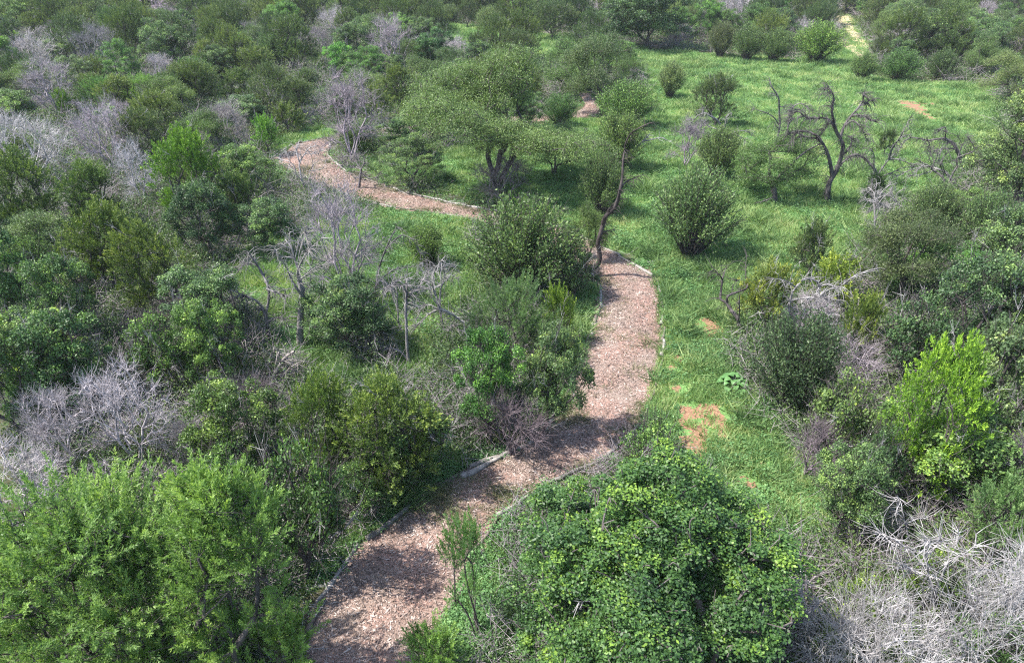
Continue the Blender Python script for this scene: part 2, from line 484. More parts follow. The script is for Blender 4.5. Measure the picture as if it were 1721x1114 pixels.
def droops(tb, rng, src, k, droop, L0=.8, r=.009):
    A = np.repeat(src, k, 0); m = len(A)
    d = unit(unit(A*[1, 1, 0]+1e-3)*.6+rng.normal(0, .5, (m, 3))+[0, 0, .1])
    L = L0*rng.uniform(.3, 1, m)[:, None]
    P0 = A
    for s in range(3):
        d2 = unit(d+np.array([0, 0, -droop])*(s*.7)+rng.normal(0, .2, (m, 3)))
        P1 = P0+d2*L/3
        tb.prisms(P0, P1, r*(1-s*.25), r*(1-(s+1)*.27))
        P0 = P1; d = d2
def normed(p):
    """measure the plant as built, so that copies can be scaled to a wanted radius and height"""
    v = []
    for _, me in p['parts']:
        a = np.empty(len(me.vertices)*3, np.float32); me.vertices.foreach_get('co', a); v.append(a.reshape(-1, 3)[::7])
    v = np.concatenate(v); p['R'] = float(np.percentile(np.hypot(v[:, 0], v[:, 1]), 97)); p['H'] = float(np.percentile(v[:, 2], 99.3))
    return p
PROTO = {}
def reg(kind, *ps): PROTO[kind] = [normed(p) for p in ps]
reg('jun', p_juniper(1, 2.2, 4.6, 700), p_juniper(2, 2.7, 4.0, 800), p_juniper(3, 1.6, 3.9, 480), p_juniper(4, 2.4, 5.0, 740), p_juniper(5, 1.0, 1.9, 170))
reg('oak', p_oak(11, 2.3, 4.0), p_oak(12, 2.9, 4.6, 210), p_oak(13, 2.0, 3.4, 130), p_oak(14, 2.5, 4.4, 190, leaf=.06), p_oak(15, 1.1, 1.7, 60, 130, leaf=.06))
reg('mes', p_mesquite(21, 2.8, 4.4), p_mesquite(22, 2.2, 3.8, 330, stems=3), p_mesquite(23, 3.2, 4.8, 560))
reg('bro', p_broom(31, 1.8, 2.9, 170), p_broom(32, 1.5, 2.6, 140), p_broom(33, 1.1, 1.6, 90))
reg('fea', p_feather(41, 2.0, 3.4), p_feather(42, 1.1, 2.0, 180))
reg('dead', p_dead(51, 2.2, 3.4), p_dead(52, 1.7, 3.6, 330), p_dead(53, 2.4, 2.8, 400), p_dead(54, 1.2, 1.8, 200))
reg('snag', p_snag(61, 2.2, 4.2), p_snag(62, 1.8, 3.6, 38), p_snag(63, 2.6, 3.4, 52, droop=.8))

# ------------------------------------------------------------------ tagging, copying
COL = scene.collection
def tagit(o, label, cat, group=None, kind=None):
    if label: o['label'] = label
    if cat: o['category'] = cat
    if group: o['group'] = group
    if kind: o['kind'] = kind
KINDNAME = dict(jun=('juniper_tree', 'juniper'), oak=('oak_tree', 'oak'), mes=('mesquite_tree', 'mesquite'), bro=('brush_shrub', 'shrub'), fea=('feathery_shrub', 'shrub'),
                dead=('dead_shrub', 'dead shrub'), snag=('dead_tree', 'dead tree'), yel=('yellow_green_tree', 'tree'))
GROUPN = dict(jun='junipers of the woodland', oak='leafy oaks of the woodland', mes='mesquites round the clearings', bro='brushy green shrubs', fea='feathery green shrubs',
              dead='leafless grey shrubs', snag='bare dead trees', yel='yellow green trees')
PLACED = []      # (x, y, R, px, py)
def plant(kind, loc, R, H, label, tint=None, rot=None, var=None, protos=None, wtint=None, name=None, cat=None, group=None):
    ps = [normed(p) for p in protos] if protos else PROTO['jun' if kind == 'yel' else kind]
    if var is None:
        c = sorted(range(len(ps)), key=lambda i: abs(math.log(ps[i]['R']/R))+.5*abs(math.log(ps[i]['H']/H))+random.uniform(0, .3))
        var = c[0]
    p = ps[var % len(ps)]
    nm, ct = KINDNAME[kind]
    e = bpy.data.objects.new(name or nm, None)
    e.empty_display_size = .2
    COL.objects.link(e)
    e.location = loc
    tl = 0 if rot is not None else .075
    e.rotation_euler = (random.gauss(0, tl), random.gauss(0, tl), random.uniform(0, 2*pi) if rot is None else rot)
    e.scale = (R/p['R'], R/p['R'], H/p['H'])
    tagit(e, label, cat or ct, group or GROUPN[kind])
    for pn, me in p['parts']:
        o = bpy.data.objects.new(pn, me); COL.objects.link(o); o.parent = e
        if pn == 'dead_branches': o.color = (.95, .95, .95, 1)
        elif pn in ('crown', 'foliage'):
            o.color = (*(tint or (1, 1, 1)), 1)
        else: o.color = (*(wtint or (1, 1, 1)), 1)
    PLACED.append((loc[0], loc[1], R))
    return e
def from_box(x0, ytop, x1, yb, bx=None):
    b = G(bx if bx is not None else (x0+x1)/2, yb)
    s = ppm(yb)
    R = (x1-x0)/2/s
    lo, hi = .3, 9.5
    ph = np.linspace(.2, pi/2, 8)
    for _ in range(18):
        h = (lo+hi)/2
        top = min(proj(b+np.array([0, R*.85*cos(f), h*sin(f)]))[1] for f in ph)
        if top > ytop: lo = h
        else: hi = h
    H = max(h, .4*R, .5)
    return b, R, H
# ------------------------------------------------------------------ the setting
PATH_R = [(712, 1160), (722, 1114), (748, 1050), (785, 965), (800, 930), (830, 872), (905, 815), (985, 790), (1045, 745), (1083, 700), (1100, 640), (1111, 570), (1111, 510), (1096, 466), (1062, 445), (1022, 420),
          (965, 396), (885, 366), (800, 351), (700, 330), (640, 312), (595, 297), (562, 275), (549, 258), (556, 243), (575, 236), (640, 225), (760, 214), (900, 205), (1000, 192), (1004, 176), (990, 157)]
PATH_L = [(490, 1160), (505, 1114), (548, 1000), (600, 928), (640, 890), (680, 858), (770, 800), (845, 770), (905, 738), (944, 692), (964, 640), (988, 580), (1004, 530), (1011, 490), (985, 452), (935, 422),
          (900, 405), (850, 385), (780, 366), (700, 354), (640, 345), (578, 325), (512, 297), (476, 275), (473, 258), (500, 243), (556, 231), (680, 214), (850, 198), (960, 190), (983, 176), (972, 157)]
LEFTE = [G(*p)[:2] for p in PATH_L]; RIGHTE = [G(*p)[:2] for p in PATH_R]
def resample(L, R, step=.35):
    oL = []; oR = []
    n = len(L)
    Lp = np.array([2*L[0]-L[1]]+list(L)+[2*L[-1]-L[-2]]); Rp = np.array([2*R[0]-R[1]]+list(R)+[2*R[-1]-R[-2]])
    for i in range(n-1):
        m = max(1, int(np.linalg.norm((Lp[i+1]+Rp[i+1]-Lp[i+2]-Rp[i+2])/2)/step))
        for a in range(m):
            t = a/m
            for Q, o in ((Lp, oL), (Rp, oR)):
                p0, p1, p2, p3 = Q[i:i+4]
                o.append(.5*((2*p1)+(-p0+p2)*t+(2*p0-5*p1+4*p2-p3)*t*t+(-p0+3*p1-3*p2+p3)*t**3))
    return np.array(oL), np.array(oR)
EL, ER = resample(LEFTE, RIGHTE)
PATHPOLY = [tuple(p) for p in EL]+[tuple(p) for p in ER[::-1]]
MEADOW = [gpoly(p) for p in (
    [(1085, 84), (1330, 100), (1420, 75), (1400, 28), (1430, 26), (1465, 90), (1450, 130), (1680, 145), (1680, 230), (1600, 330), (1500, 372), (1440, 420), (1300, 520), (1215, 560), (1280, 700), (1400, 800), (1420, 885), (1330, 925), (1240, 880), (1110, 790), (1080, 700), (1105, 440), (1010, 410), (880, 350), (640, 300), (590, 268), (700, 265), (960, 200), (1050, 200), (1075, 150)],
    [(722, 36), (800, 44), (960, 64), (1085, 80), (1080, 110), (900, 100), (760, 78)],
    [(1000, 480), (975, 590), (940, 700), (880, 640), (900, 480)],
    [(520, 540), (660, 560), (655, 640), (600, 655), (520, 650), (440, 560), (380, 470), (430, 400), (640, 352), (790, 372), (800, 480), (765, 530), (700, 650), (650, 655)],
    [(452, 255), (480, 228), (565, 212), (560, 240), (500, 240), (475, 262)],
    [(700, 1130), (760, 1010), (800, 930), (840, 900), (860, 1000), (800, 1130)],
    [(505, 1000), (600, 915), (690, 845), (790, 780), (745, 745), (640, 830), (540, 960)])]
SOIL = [(G(x, y)[:2], r) for x, y, r in ((1185, 548, .9), (1138, 655, .5), (1168, 692, .7), (1160, 738, .65), (1203, 690, .6), (1185, 722, .5), (1210, 715, .45), (1150, 700, .45), (1262, 812, .5), (1140, 600, .4), (1530, 174, 1.5), (1537, 182, 1.6), (1550, 192, 1.1), (1562, 200, .8), (1568, 176, 1.1), (1585, 190, .7), (1160, 770, .5), (1240, 800, .4), (1130, 620, .35), (1195, 565, .4), (1215, 735, .4), (1180, 760, .4), (1145, 720, .35), (1225, 700, .35), (1290, 780, .35))]
ROAD = [G(*p)[:2] for p in ((1411, 28), (1416, 50), (1430, 72), (1450, 84), (1470, 100))]
def smooth01(x): x = np.clip(x, 0, 1); return x*x*(3-2*x)
def segdist(x, y, pts):
    d = np.full(x.shape, 1e9)
    for (a, b) in zip(pts[:-1], pts[1:]):
        v = b-a; t = np.clip(((x-a[0])*v[0]+(y-a[1])*v[1])/(v@v), 0, 1)
        d = np.minimum(d, np.hypot(x-a[0]-t*v[0], y-a[1]-t*v[1]))
    return d
PIP = {}
def meadow_at(x, y):
    c = np.zeros(np.shape(x), bool)
    for p in MEADOW: c |= inpoly(x, y, p)
    return c
def path_at(x, y): return inpoly(x, y, PATHPOLY)
def soil_at(x, y):
    s = np.zeros(np.shape(x))
    for c, r in SOIL: s = np.maximum(s, smooth01(1.35-np.hypot(x-c[0], (y-c[1])*.8)/r))
    return s
# ground: one sheet, finer near the camera, on to the horizon
gx = np.concatenate([-np.geomspace(3000, 75, 14)[:-1], np.arange(-75, 75.1, .6), np.geomspace(75, 3000, 14)[1:]])
gy = np.concatenate([[-3000, -600, -100, -20], np.arange(0, 120, .6), np.arange(120, 240, 2.), np.geomspace(240, 4000, 14)])
X, Y = np.meshgrid(gx, gy)
nv = X.size
v = np.stack([X.ravel(), Y.ravel(), np.zeros(nv)], 1)
w = len(gx)
i0 = (np.arange(len(gy)-1)[:, None]*w+np.arange(w-1)[None]).ravel()
me = build('ground', v, np.stack([i0, i0+1, i0+w+1, i0+w], 1))
for nm, arr in (('meadow', meadow_at(X.ravel(), Y.ravel()).astype(float)), ('soil', soil_at(X.ravel(), Y.ravel())),
                ('track', np.maximum(smooth01(1.6-abs(segdist(X.ravel(), Y.ravel(), ROAD)-1.15)/.75), smooth01((Y.ravel()-G(1411, 48)[1])/8)*smooth01(2.0-segdist(X.ravel(), Y.ravel(), ROAD[:2])/1.5)))):
    if nm == 'track': arr = arr*(segdist(X.ravel(), Y.ravel(), ROAD) < 3.2)
    a = me.attributes.new(nm, 'FLOAT', 'POINT'); a.data.foreach_set('value', arr.astype(np.float32))
m, nt, b, out = newmat('ground')
geo = nt.nodes.new('ShaderNodeNewGeometry').outputs['Position']
n1 = noise(nt, 1.2, 6, .65, geo).outputs['Fac']; n2 = noise(nt, .09, 3, .5, geo).outputs['Fac']; n3 = noise(nt, 9, 4, .6, geo).outputs['Fac']
litter = ramp(nt, [(.3, (.035, .035, .022)), (.5, (.075, .075, .04)), (.62, (.06, .10, .03)), (.75, (.13, .11, .08))], n1).outputs[0]
grass = ramp(nt, [(.3, (.08, .16, .045)), (.5, (.14, .26, .08)), (.7, (.20, .33, .12))], n3).outputs[0]
grass = mix_(nt, math_(nt, 'MULTIPLY', n2, .6), grass, (.13, .24, .08))
mw = math_(nt, 'ADD', attr(nt, 'meadow').outputs['Fac'], math_(nt, 'SUBTRACT', math_(nt, 'MULTIPLY', n1, .8), .4), True)
col = mix_(nt, mw, litter, grass)
soilc = ramp(nt, [(.3, (.16, .09, .055)), (.55, (.28, .165, .105)), (.8, (.38, .26, .17))], n3).outputs[0]
sm = math_(nt, 'GREATER_THAN', math_(nt, 'ADD', attr(nt, 'soil').outputs['Fac'], math_(nt, 'MULTIPLY', math_(nt, 'SUBTRACT', n1, .5), 3.2)), .75)
col = mix_(nt, sm, col, soilc)
tk = math_(nt, 'GREATER_THAN', math_(nt, 'ADD', attr(nt, 'track').outputs['Fac'], math_(nt, 'MULTIPLY', math_(nt, 'SUBTRACT', n1, .5), 1.0)), .4)
col = mix_(nt, math_(nt, 'MULTIPLY', tk, .85), col, (.46, .36, .23))
nt.links.new(col, b.inputs['Base Color']); b.inputs['Roughness'].default_value = .95; b.inputs['Specular IOR Level'].default_value = .1
bp = nt.nodes.new('ShaderNodeBump'); bp.inputs['Strength'].default_value = .8; bp.inputs['Distance'].default_value = .08
nt.links.new(n3, bp.inputs['Height']); nt.links.new(bp.outputs[0], b.inputs['Normal'])
me.materials.append(m)
ground = bpy.data.objects.new('ground', me); COL.objects.link(ground); ground['kind'] = 'structure'

# path: a slightly crowned strip of mulch
nn = len(EL); K = 9
rng = np.random.default_rng(5)
tt = np.linspace(0, 1, K)
jl = rng.normal(0, .05, nn); jr = rng.normal(0, .05, nn)
V = []
for k, t in enumerate(tt):
    p = EL*(1-t)+ER*t
    if k == 0: p = EL+(EL-ER)*(.02+jl[:, None])
    if k == K-1: p = ER+(ER-EL)*(.02+jr[:, None])
    z = .012+.07*sin(t*pi)+rng.normal(0, .008, nn)*(0 < k < K-1)
    V.append(np.column_stack([p, z+np.zeros(nn)]))
V = np.stack(V, 1).reshape(-1, 3)
i0 = (np.arange(nn-1)[:, None]*K+np.arange(K-1)[None]).ravel()
me = build('path', V, np.stack([i0, i0+1, i0+K+1, i0+K], 1), smooth=True)
m, nt, b, out = newmat('mulch')
geo = nt.nodes.new('ShaderNodeNewGeometry').outputs['Position']
a1 = noise(nt, 14, 6, .7, geo).outputs['Fac']; a2 = noise(nt, .55, 4, .6, geo).outputs['Fac']
c1 = ramp(nt, [(.3, (.11, .068, .055)), (.45, (.25, .155, .125)), (.6, (.35, .235, .195)), (.75, (.44, .33, .285))], a1).outputs[0]
c2 = ramp(nt, [(.3, (.10, .075, .065)), (.5, (.24, .185, .15)), (.7, (.36, .30, .26))], a1).outputs[0]
col = mix_(nt, math_(nt, 'MULTIPLY', math_(nt, 'SUBTRACT', a2, .42), 5, True), c1, c2)
nt.links.new(col, b.inputs['Base Color']); b.inputs['Roughness'].default_value = .95; b.inputs['Specular IOR Level'].default_value = .1
bp = nt.nodes.new('ShaderNodeBump'); bp.inputs['Strength'].default_value = 1; bp.inputs['Distance'].default_value = .03
nt.links.new(a1, bp.inputs['Height']); nt.links.new(bp.outputs[0], b.inputs['Normal'])
me.materials.append(m)
path = bpy.data.objects.new('mulch_path', me); COL.objects.link(path); path['kind'] = 'structure'

# wood chips on the path
rng = np.random.default_rng(6)
seg = np.linalg.norm(ER-EL, axis=1)*np.concatenate([np.linalg.norm(np.diff((EL+ER)/2, axis=0), axis=1), [0]])
dist = np.linalg.norm((EL+ER)/2, axis=1)
wgt = seg*(dist < 75)/np.maximum(dist, 12)**.8; N = 120000
i = rng.choice(nn, N, p=wgt/wgt.sum()); t = rng.uniform(-.035, 1.035, N); u = rng.uniform(0, 1, N)[:, None]
i2 = np.minimum(i+1, nn-1)
Lc = EL[i]*(1-u)+EL[i2]*u; Rc = ER[i]*(1-u)+ER[i2]*u
c = np.column_stack([Lc*(1-t[:, None])+Rc*t[:, None], .02+.07*np.sin(np.clip(t, 0, 1)*pi)+rng.uniform(.0, .02, N)])
d = rng.normal(size=(N, 3))*[1, 1, .22]
L = rng.lognormal(math.log(.042), .6, N)*(1+dist[i]/60)
V = quads(c, d, rng.normal(0, .35, (N, 3))+[0, 0, 1], L, np.clip(L*.3, .010, .045)*rng.uniform(.5, 1.2, N))
V = V.reshape(-1, 4, 3)
tc = rng.uniform(0, 1, N)**1.1
cm = leafmat('wood_chip', [(0, (.08, .06, .052)), (.3, (.19, .14, .115)), (.65, (.33, .245, .21)), (1, (.52, .44, .39))], 0, .8, False, .2, patch=(.6, 1.1))
o = bpy.data.objects.new('wood_chips', leafmesh('wood_chips', V.reshape(-1, 3), tc, cm)); COL.objects.link(o)
tagit(o, 'pinkish tan wood chips strewn over the winding path', 'mulch', kind='stuff')

# ---- grass and ground herbs: fields of single blades and leaves
def scatter(n, y0, y1, keep, rng, expo=.5):
    """random ground points, density falling with distance"""
    out = []
    tot = 0
    while tot < n:
        y = y0*(y1/y0)**rng.uniform(0, 1, 400000)**expo
        x = rng.uniform(-1, 1, len(y))*(y*.80+2)
        k = keep(x, y)
        out.append(np.column_stack([x[k], y[k]])); tot += k.sum()
        if len(out) > 40: break
    return np.concatenate(out)[:n]
def fbm(x, y, s, seed):
    r = np.random.default_rng(seed); v = 0
    for o in range(5):
        a = r.uniform(0, 2*pi, 6); ph = r.uniform(0, 2*pi, 6)
        for q in range(6): v = v+np.sin((x*np.cos(a[q])+y*np.sin(a[q]))/s*2**o*1.7+ph[q]+.7*np.sin(y/s*2**o+ph[q]))*.75**o
    return v/6
rng = np.random.default_rng(7)
def keep_meadow(x, y):
    m = meadow_at(x, y) & ~path_at(x, y)
    s = soil_at(x, y)+.25*fbm(x, y, 1.0, 3)
    d = segdist(x, y, ROAD)
    tr = (abs(d-1.2) < .85) | ((d < 2) & (y > G(1411, 48)[1]))
    return m & (rng.uniform(0, 1, x.shape) > np.clip(s*2.8-.9, 0, .95)) & ~(tr & (rng.uniform(0, 1, x.shape) < .93))
def tufts(p, nb, rng, h0, wid, spread, lift=.0):
    n = len(p); i = np.repeat(np.arange(n), nb); m = len(i)
    dist = np.hypot(p[:, 0], p[:, 1])[i]
    f = 1+dist/70
    a = rng.uniform(0, 2*pi, m); rr = spread*np.sqrt(rng.uniform(0, 1, m))*f
    b = np.column_stack([p[i, 0]+np.cos(a)*rr, p[i, 1]+np.sin(a)*rr, np.full(m, -.01)])
    return i, b, f, m
def grass_mesh(p, nb, rng, h0, wid, spread, seed, lean=.45):
    i, b, f, m = tufts(p, nb, rng, h0, wid, spread)
    hs = h0*(.6+.75*np.clip(fbm(p[:, 0], p[:, 1], 1.6, seed)+.4, 0, 1.5))
    h = hs[i]*rng.uniform(.45, 1.25, m)*f**.4
    dr = rng.normal(0, lean, (m, 3)); dr[:, 2] = 1; tip = b+dr*h[:, None]
    s = unit(np.cross(dr, rng.normal(size=(m, 3))))*(wid*rng.uniform(.6, 1.5, m)*f)[:, None]
    V = np.stack([b-s, b+s, tip], 1).reshape(-1, 3)
    t = np.clip(.45+.2*fbm(p[:, 0], p[:, 1], 4, seed+1)[i]+rng.normal(0, .2, len(p))[i]+rng.normal(0, .14, m), 0, 1)
    return V, t
P_ = scatter(60000, 8.5, 170, keep_meadow, rng, .8)
V, t = grass_mesh(P_, 14, rng, .20, .012, .17, 11)
gm = leafmat('grass', [(0, (.09, .175, .06)), (.3, (.19, .32, .11)), (.65, (.30, .415, .15)), (1, (.50, .51, .26))], .3, .6, False, .3, patch=(.4, 1.7))
o = bpy.data.objects.new('meadow_grass', build('meadow_grass', V, None, gm, t, faces3=np.arange(len(V)).reshape(-1, 3))); COL.objects.link(o)
tagit(o, 'green grass covering the open meadow and the clearings', 'grass', kind='stuff')
# leafy herbs
LUSH = [gpoly(p) for p in ([(600, 270), (700, 268), (1000, 240), (1240, 300), (1260, 420), (1150, 470), (1110, 470), (1010, 400), (880, 350), (640, 300)], [(1120, 590), (1290, 560), (1420, 700), (1440, 850), (1330, 830), (1210, 660)], [(380, 470), (520, 520), (660, 560), (655, 640), (520, 650), (440, 560)], [(640, 352), (790, 372), (760, 500), (600, 480)], [(720, 1130), (760, 1010), (800, 930), (860, 1000), (830, 1130)], [(505, 1000), (600, 915), (690, 845), (790, 780), (850, 770), (745, 735), (640, 830), (540, 960)], [(1010, 480), (990, 560), (940, 700), (900, 640), (930, 500)])]
def keep_herb(x, y):
    lush = np.zeros(x.shape, bool)
    for p in LUSH: lush |= inpoly(x, y, p)
    mead = meadow_at(x, y)
    pr = np.where(lush, 1.0, np.where(mead, .40, .30))*np.clip(.5+.9*fbm(x, y, 2.2, 21), .03, 1)
    return (rng.uniform(0, 1, x.shape) < pr) & ~path_at(x, y) & (soil_at(x, y)+.3*rng.uniform(0, 1, x.shape) < .75)
P_ = scatter(37000, 8.5, 140, keep_herb, rng, .8)
nb = 26; n = len(P_); i = np.repeat(np.arange(n), nb); m = len(i)
f = 1+np.hypot(P_[:, 0], P_[:, 1])/60
hh = (.16+.22*np.clip(fbm(P_[:, 0], P_[:, 1], 3, 31)+.4, 0, 1.2))*rng.uniform(.6, 1.3, n)
q = unit(rng.normal(size=(m, 3))); q[:, 2] = abs(q[:, 2])
c = np.column_stack([P_[i], np.zeros(m)])+q*np.column_stack([.24*f[i], .24*f[i], hh[i]])*(rng.uniform(.3, 1, m)**.6)[:, None]
sz = .06*rng.uniform(.6, 1.4, m)*f[i]
V = quads(c, rng.normal(size=(m, 3))*[1, 1, .5], rng.normal(size=(m, 3))*.6+[0, 0, 1], sz, sz*.5)
t = np.clip(.42+.25*fbm(P_[:, 0], P_[:, 1], 5, 41)[i]+rng.normal(0, .13, n)[i]+rng.normal(0, .1, m), 0, 1)
hm = leafmat('herb_leaves', [(0, (.065, .15, .055)), (.5, (.14, .28, .10)), (1, (.27, .42, .15))], .3, .5, False, .3, patch=(.5, 1.4))
o = bpy.data.objects.new('ground_herbs', leafmesh('ground_herbs', V, t, hm)); COL.objects.link(o)
tagit(o, 'low leafy green herbs covering the ground between the shrubs', 'ground cover', kind='stuff')
# undergrowth between the trees
def keep_under(x, y):
    e = ~meadow_at(x, y) & ~path_at(x, y) & (fbm(x, y, 3, 71) > -.75)
    for dx, dy in ((.9, 0), (-.9, 0), (0, .9), (0, -.9)): e &= ~path_at(x+dx, y+dy)
    return e
for nm, N_, nb, lab, mat_, seed in (('undergrowth', 11000, 130, 'tangled low green undergrowth filling the gaps between the woodland trees', leafmat('undergrowth_leaves', [(0, (.04, .075, .035)), (.5, (.085, .14, .05)), (1, (.20, .28, .07))], .25, .5, False, .3), 8),
                                ('dry_undergrowth', 2600, 34, 'tangled grey dry brush filling the gaps between the woodland trees', M['deadwood'], 18)):
    rng = np.random.default_rng(seed)
    P_ = scatter(N_, 8.5, 150, keep_under, rng, .8); n = len(P_); i = np.repeat(np.arange(n), nb); m = len(i)
    f = (1+np.hypot(P_[:, 0], P_[:, 1])/70)
    rad = rng.uniform(.3, .8, n)*f; hh = rng.uniform(.3, 1.3, n)*f**.6
    o = unit(rng.normal(size=(m, 3))); o[:, 2] = abs(o[:, 2]); q = (rng.uniform(.25, 1, m)**.5)[:, None]
    c = np.column_stack([P_[i], np.zeros(m)])+o*q*np.column_stack([rad[i], rad[i], hh[i]])
    if nm == 'undergrowth':
        sz = .062*rng.uniform(.6, 1.4, m)*f[i]
        V = quads(c, rng.normal(size=(m, 3)), rng.normal(size=(m, 3))*.6+o, sz, sz*.55)
        t = np.clip(.2+rng.uniform(0, .5, n)[i]+.2*fbm(P_[:, 0], P_[:, 1], 6, 81)[i]+rng.normal(0, .1, m), 0, 1)
        me = leafmesh(nm, V, t, mat_)
    else:
        tb = Tubes(); d = unit(o*.8+rng.normal(0, .6, (m, 3))); ln = rng.uniform(.2, .7, m)*f[i]
        B = c+d*ln[:, None]; B[:, 2] = np.maximum(B[:, 2], .01)
        tb.prisms(c-d*(ln*.3)[:, None], B, .008*f[i], .003*f[i]); me = tb.mesh(nm, mat_)
    ob = bpy.data.objects.new(nm, me); COL.objects.link(ob); ob.color = (.85, .78, .82, 1)
    tagit(ob, lab, 'undergrowth', kind='stuff')
# taller coarse weeds through the grass
rng = np.random.default_rng(91)
def keep_weed(x, y): return meadow_at(x, y) & ~path_at(x, y) & (fbm(x, y, 1.3, 93)+.7*fbm(x, y, 9, 94)+rng.normal(0, .3, x.shape) > .25) & (soil_at(x, y) < .6) & (segdist(x, y, ROAD) > 2.5)
P_ = scatter(6500, 14, 150, keep_weed, rng, .85)
V, t = grass_mesh(P_, 34, rng, .34, .017, .26, 95, .8)
wm = leafmat('coarse_weed', [(0, (.06, .12, .045)), (.5, (.14, .24, .08)), (1, (.30, .38, .16))], .25, .6, False, .2, patch=(.8, 1.2))
o = bpy.data.objects.new('coarse_weeds', build('coarse_weeds', V, None, wm, t, faces3=np.arange(len(V)).reshape(-1, 3))); COL.objects.link(o)
tagit(o, 'darker coarse weeds standing in patches through the meadow grass', 'weeds', kind='stuff')
# fallen twigs under the wood
def keep_wood(x, y): return ~meadow_at(x, y) & ~path_at(x, y)
P_ = scatter(14000, 8.5, 90, keep_wood, rng, .7); m = len(P_)
A = np.column_stack([P_, rng.uniform(.01, .12, m)]); d = rng.normal(size=(m, 3))*[1, 1, .18]
tb = Tubes(); B = A+unit(d)*rng.uniform(.2, 1.1, m)[:, None]; B[:, 2] = np.maximum(B[:, 2], .01)
tb.prisms(A, B, rng.uniform(.006, .016, m), .004)
o = bpy.data.objects.new('fallen_twigs', tb.mesh('fallen_twigs', M['deadwood'])); COL.objects.link(o)
tagit(o, 'pale fallen twigs littering the ground under the woodland', 'twigs', kind='stuff')
# dry weeds on the path
def keep_path(x, y): return path_at(x, y) & (fbm(x, y, 1.1, 51)+rng.normal(0, .35, x.shape) > .45)
P_ = scatter(1500, 14, 60, keep_path, rng, .9)
V, t = grass_mesh(P_, 26, rng, .13, .010, .13, 61, .9)
dm = leafmat('path_weed', [(0, (.07, .09, .04)), (.5, (.16, .18, .09)), (1, (.32, .31, .17))], .2, .7, False, .2)
o = bpy.data.objects.new('path_weeds', build('path_weeds', V, None, dm, t, faces3=np.arange(len(V)).reshape(-1, 3))); COL.objects.link(o)
tagit(o, 'small dry olive weeds sprouting through the mulch of the path', 'weeds', kind='stuff')
# ------------------------------------------------------------------ the big individual plants
random.seed(4)
def entry(kind, box, label, ref=None, bx=None, tint=None, own=None, **k):
    b, R, H = from_box(*box, bx)
    if own: k['protos'] = [own(R, H)]
    e = plant(kind, b, R, H, label, tint=tint, **k)
    REF.append((ref, (box[0]+box[2])/2, (box[1]+box[3])/2, box))
    return e
REF = []
b, R, H = G(835, 318), 6.2, 8.2
plant('mes', (*b[:2], 0), R, H, 'large spreading mesquite with dark forked trunk in the grass inside the path bend', protos=[p_mesquite(101, R, H, 2300, 64, cap=.27, k=70, spread=.24, stems=3, trunk=.10, dome=True)], rot=0, tint=(.82, .95, .8))
REF.append(('the large mesquite', 805, 200, (605, 88, 1000, 318)))
b, R, H = from_box(850, 800, 1285, 1150, 1068)
plant('oak', b, R, H, 'large oak with bright vine leaves in front of the path at bottom centre', protos=[p_oak(102, R, H, 1150, 230, .052, 'vine', .5, 36, .25, cr=.20, tw=0)], rot=0, wtint=(1.3, 1.3, 1.3))
REF.append(('the large vine covered oak', 1070, 930, (815, 775, 1330, 1135)))
b, R, H = from_box(70, 815, 420, 1165, 250)
plant('fea', b, R, H, 'large feathery bright green tree filling the bottom left corner', protos=[p_feather(103, R, H, 1500, 80, kl=34)], rot=0)
REF.append(('the large feathery tree', 250, 950, (75, 775, 420, 1165)))
E = entry
E('fea', (375, 800, 575, 1185), 'bright feathery tree leaning over the left edge of the shaded path', 'the feathery tree beside the shaded path', tint=(1.15, 1.1, 1.0), own=lambda R, H: p_feather(121, R, H*.95, 620, 80, kl=26))
E('oak', (1010, 700, 1130, 850), 'small dense oak poking up at the right path edge behind the vine covered oak', bx=1090, tint=(1.1, 1.25, .9))
E('fea', (755, 885, 850, 1075), 'thin wispy sapling at the right edge of the shaded path', 'the wispy sapling', tint=(.75, .85, .85), protos=[p_feather(120, 1.0, 3.2, 90, 60, kl=8)])
E('fea', (690, 1040, 800, 1150), 'low feathery shrub where the path leaves the bottom of the photo', tint=(.9, 1.0, .9))
# right hand side, near
E('dead', (1290, 930, 1500, 1150), 'bleached leafless thicket with criss-crossing twigs right of the vine covered oak', 'the bleached thicket at the bottom', protos=[p_dead(110, 1.7, 2.6, 130, tw=4, twl=.9, cap=.12, rt=.0085)], wtint=(1.0, 1.0, 1.0))
E('dead', (1470, 890, 1700, 1160), 'tall bleached leafless tangle in the bottom right corner', 'the tall bleached tangle', protos=[p_dead(111, 1.8, 3.0, 140, tw=4, twl=.95, cap=.13, rt=.0085)], wtint=(1.05, 1.05, 1.05))
E('dead', (1625, 900, 1790, 1150), 'bleached leafless shrub cut by the right edge of the photo, low down', wtint=(1.4, 1.4, 1.4))
E('dead', (1330, 1010, 1560, 1200), 'bleached leafless brush along the bottom edge right of centre', wtint=(1.3, 1.3, 1.3))
E('oak', (1380, 975, 1470, 1100), 'small green leafy clump growing through the bleached thicket', tint=(1.5, 1.5, .8))
E('oak', (1500, 920, 1580, 1050), 'small yellow green leafy clump between the two bleached tangles', tint=(1.5, 1.5, .8))
E('oak', (1640, 950, 1730, 1080), 'small olive leafy clump inside the tangle at the right edge', tint=(1.4, 1.4, .8))
E('oak', (1540, 1020, 1690, 1160), 'dark green leafy clump under the tall bleached tangle', tint=(1.1, 1.2, .8))
E('oak', (1440, 1050, 1520, 1165), 'bright green leafy clump at the bottom edge between two bleached tangles', tint=(1.5, 1.6, .8))
E('oak', (1350, 1060, 1420, 1160), 'green leafy clump at the bottom edge next to the vine covered oak', tint=(1.4, 1.5, .8))
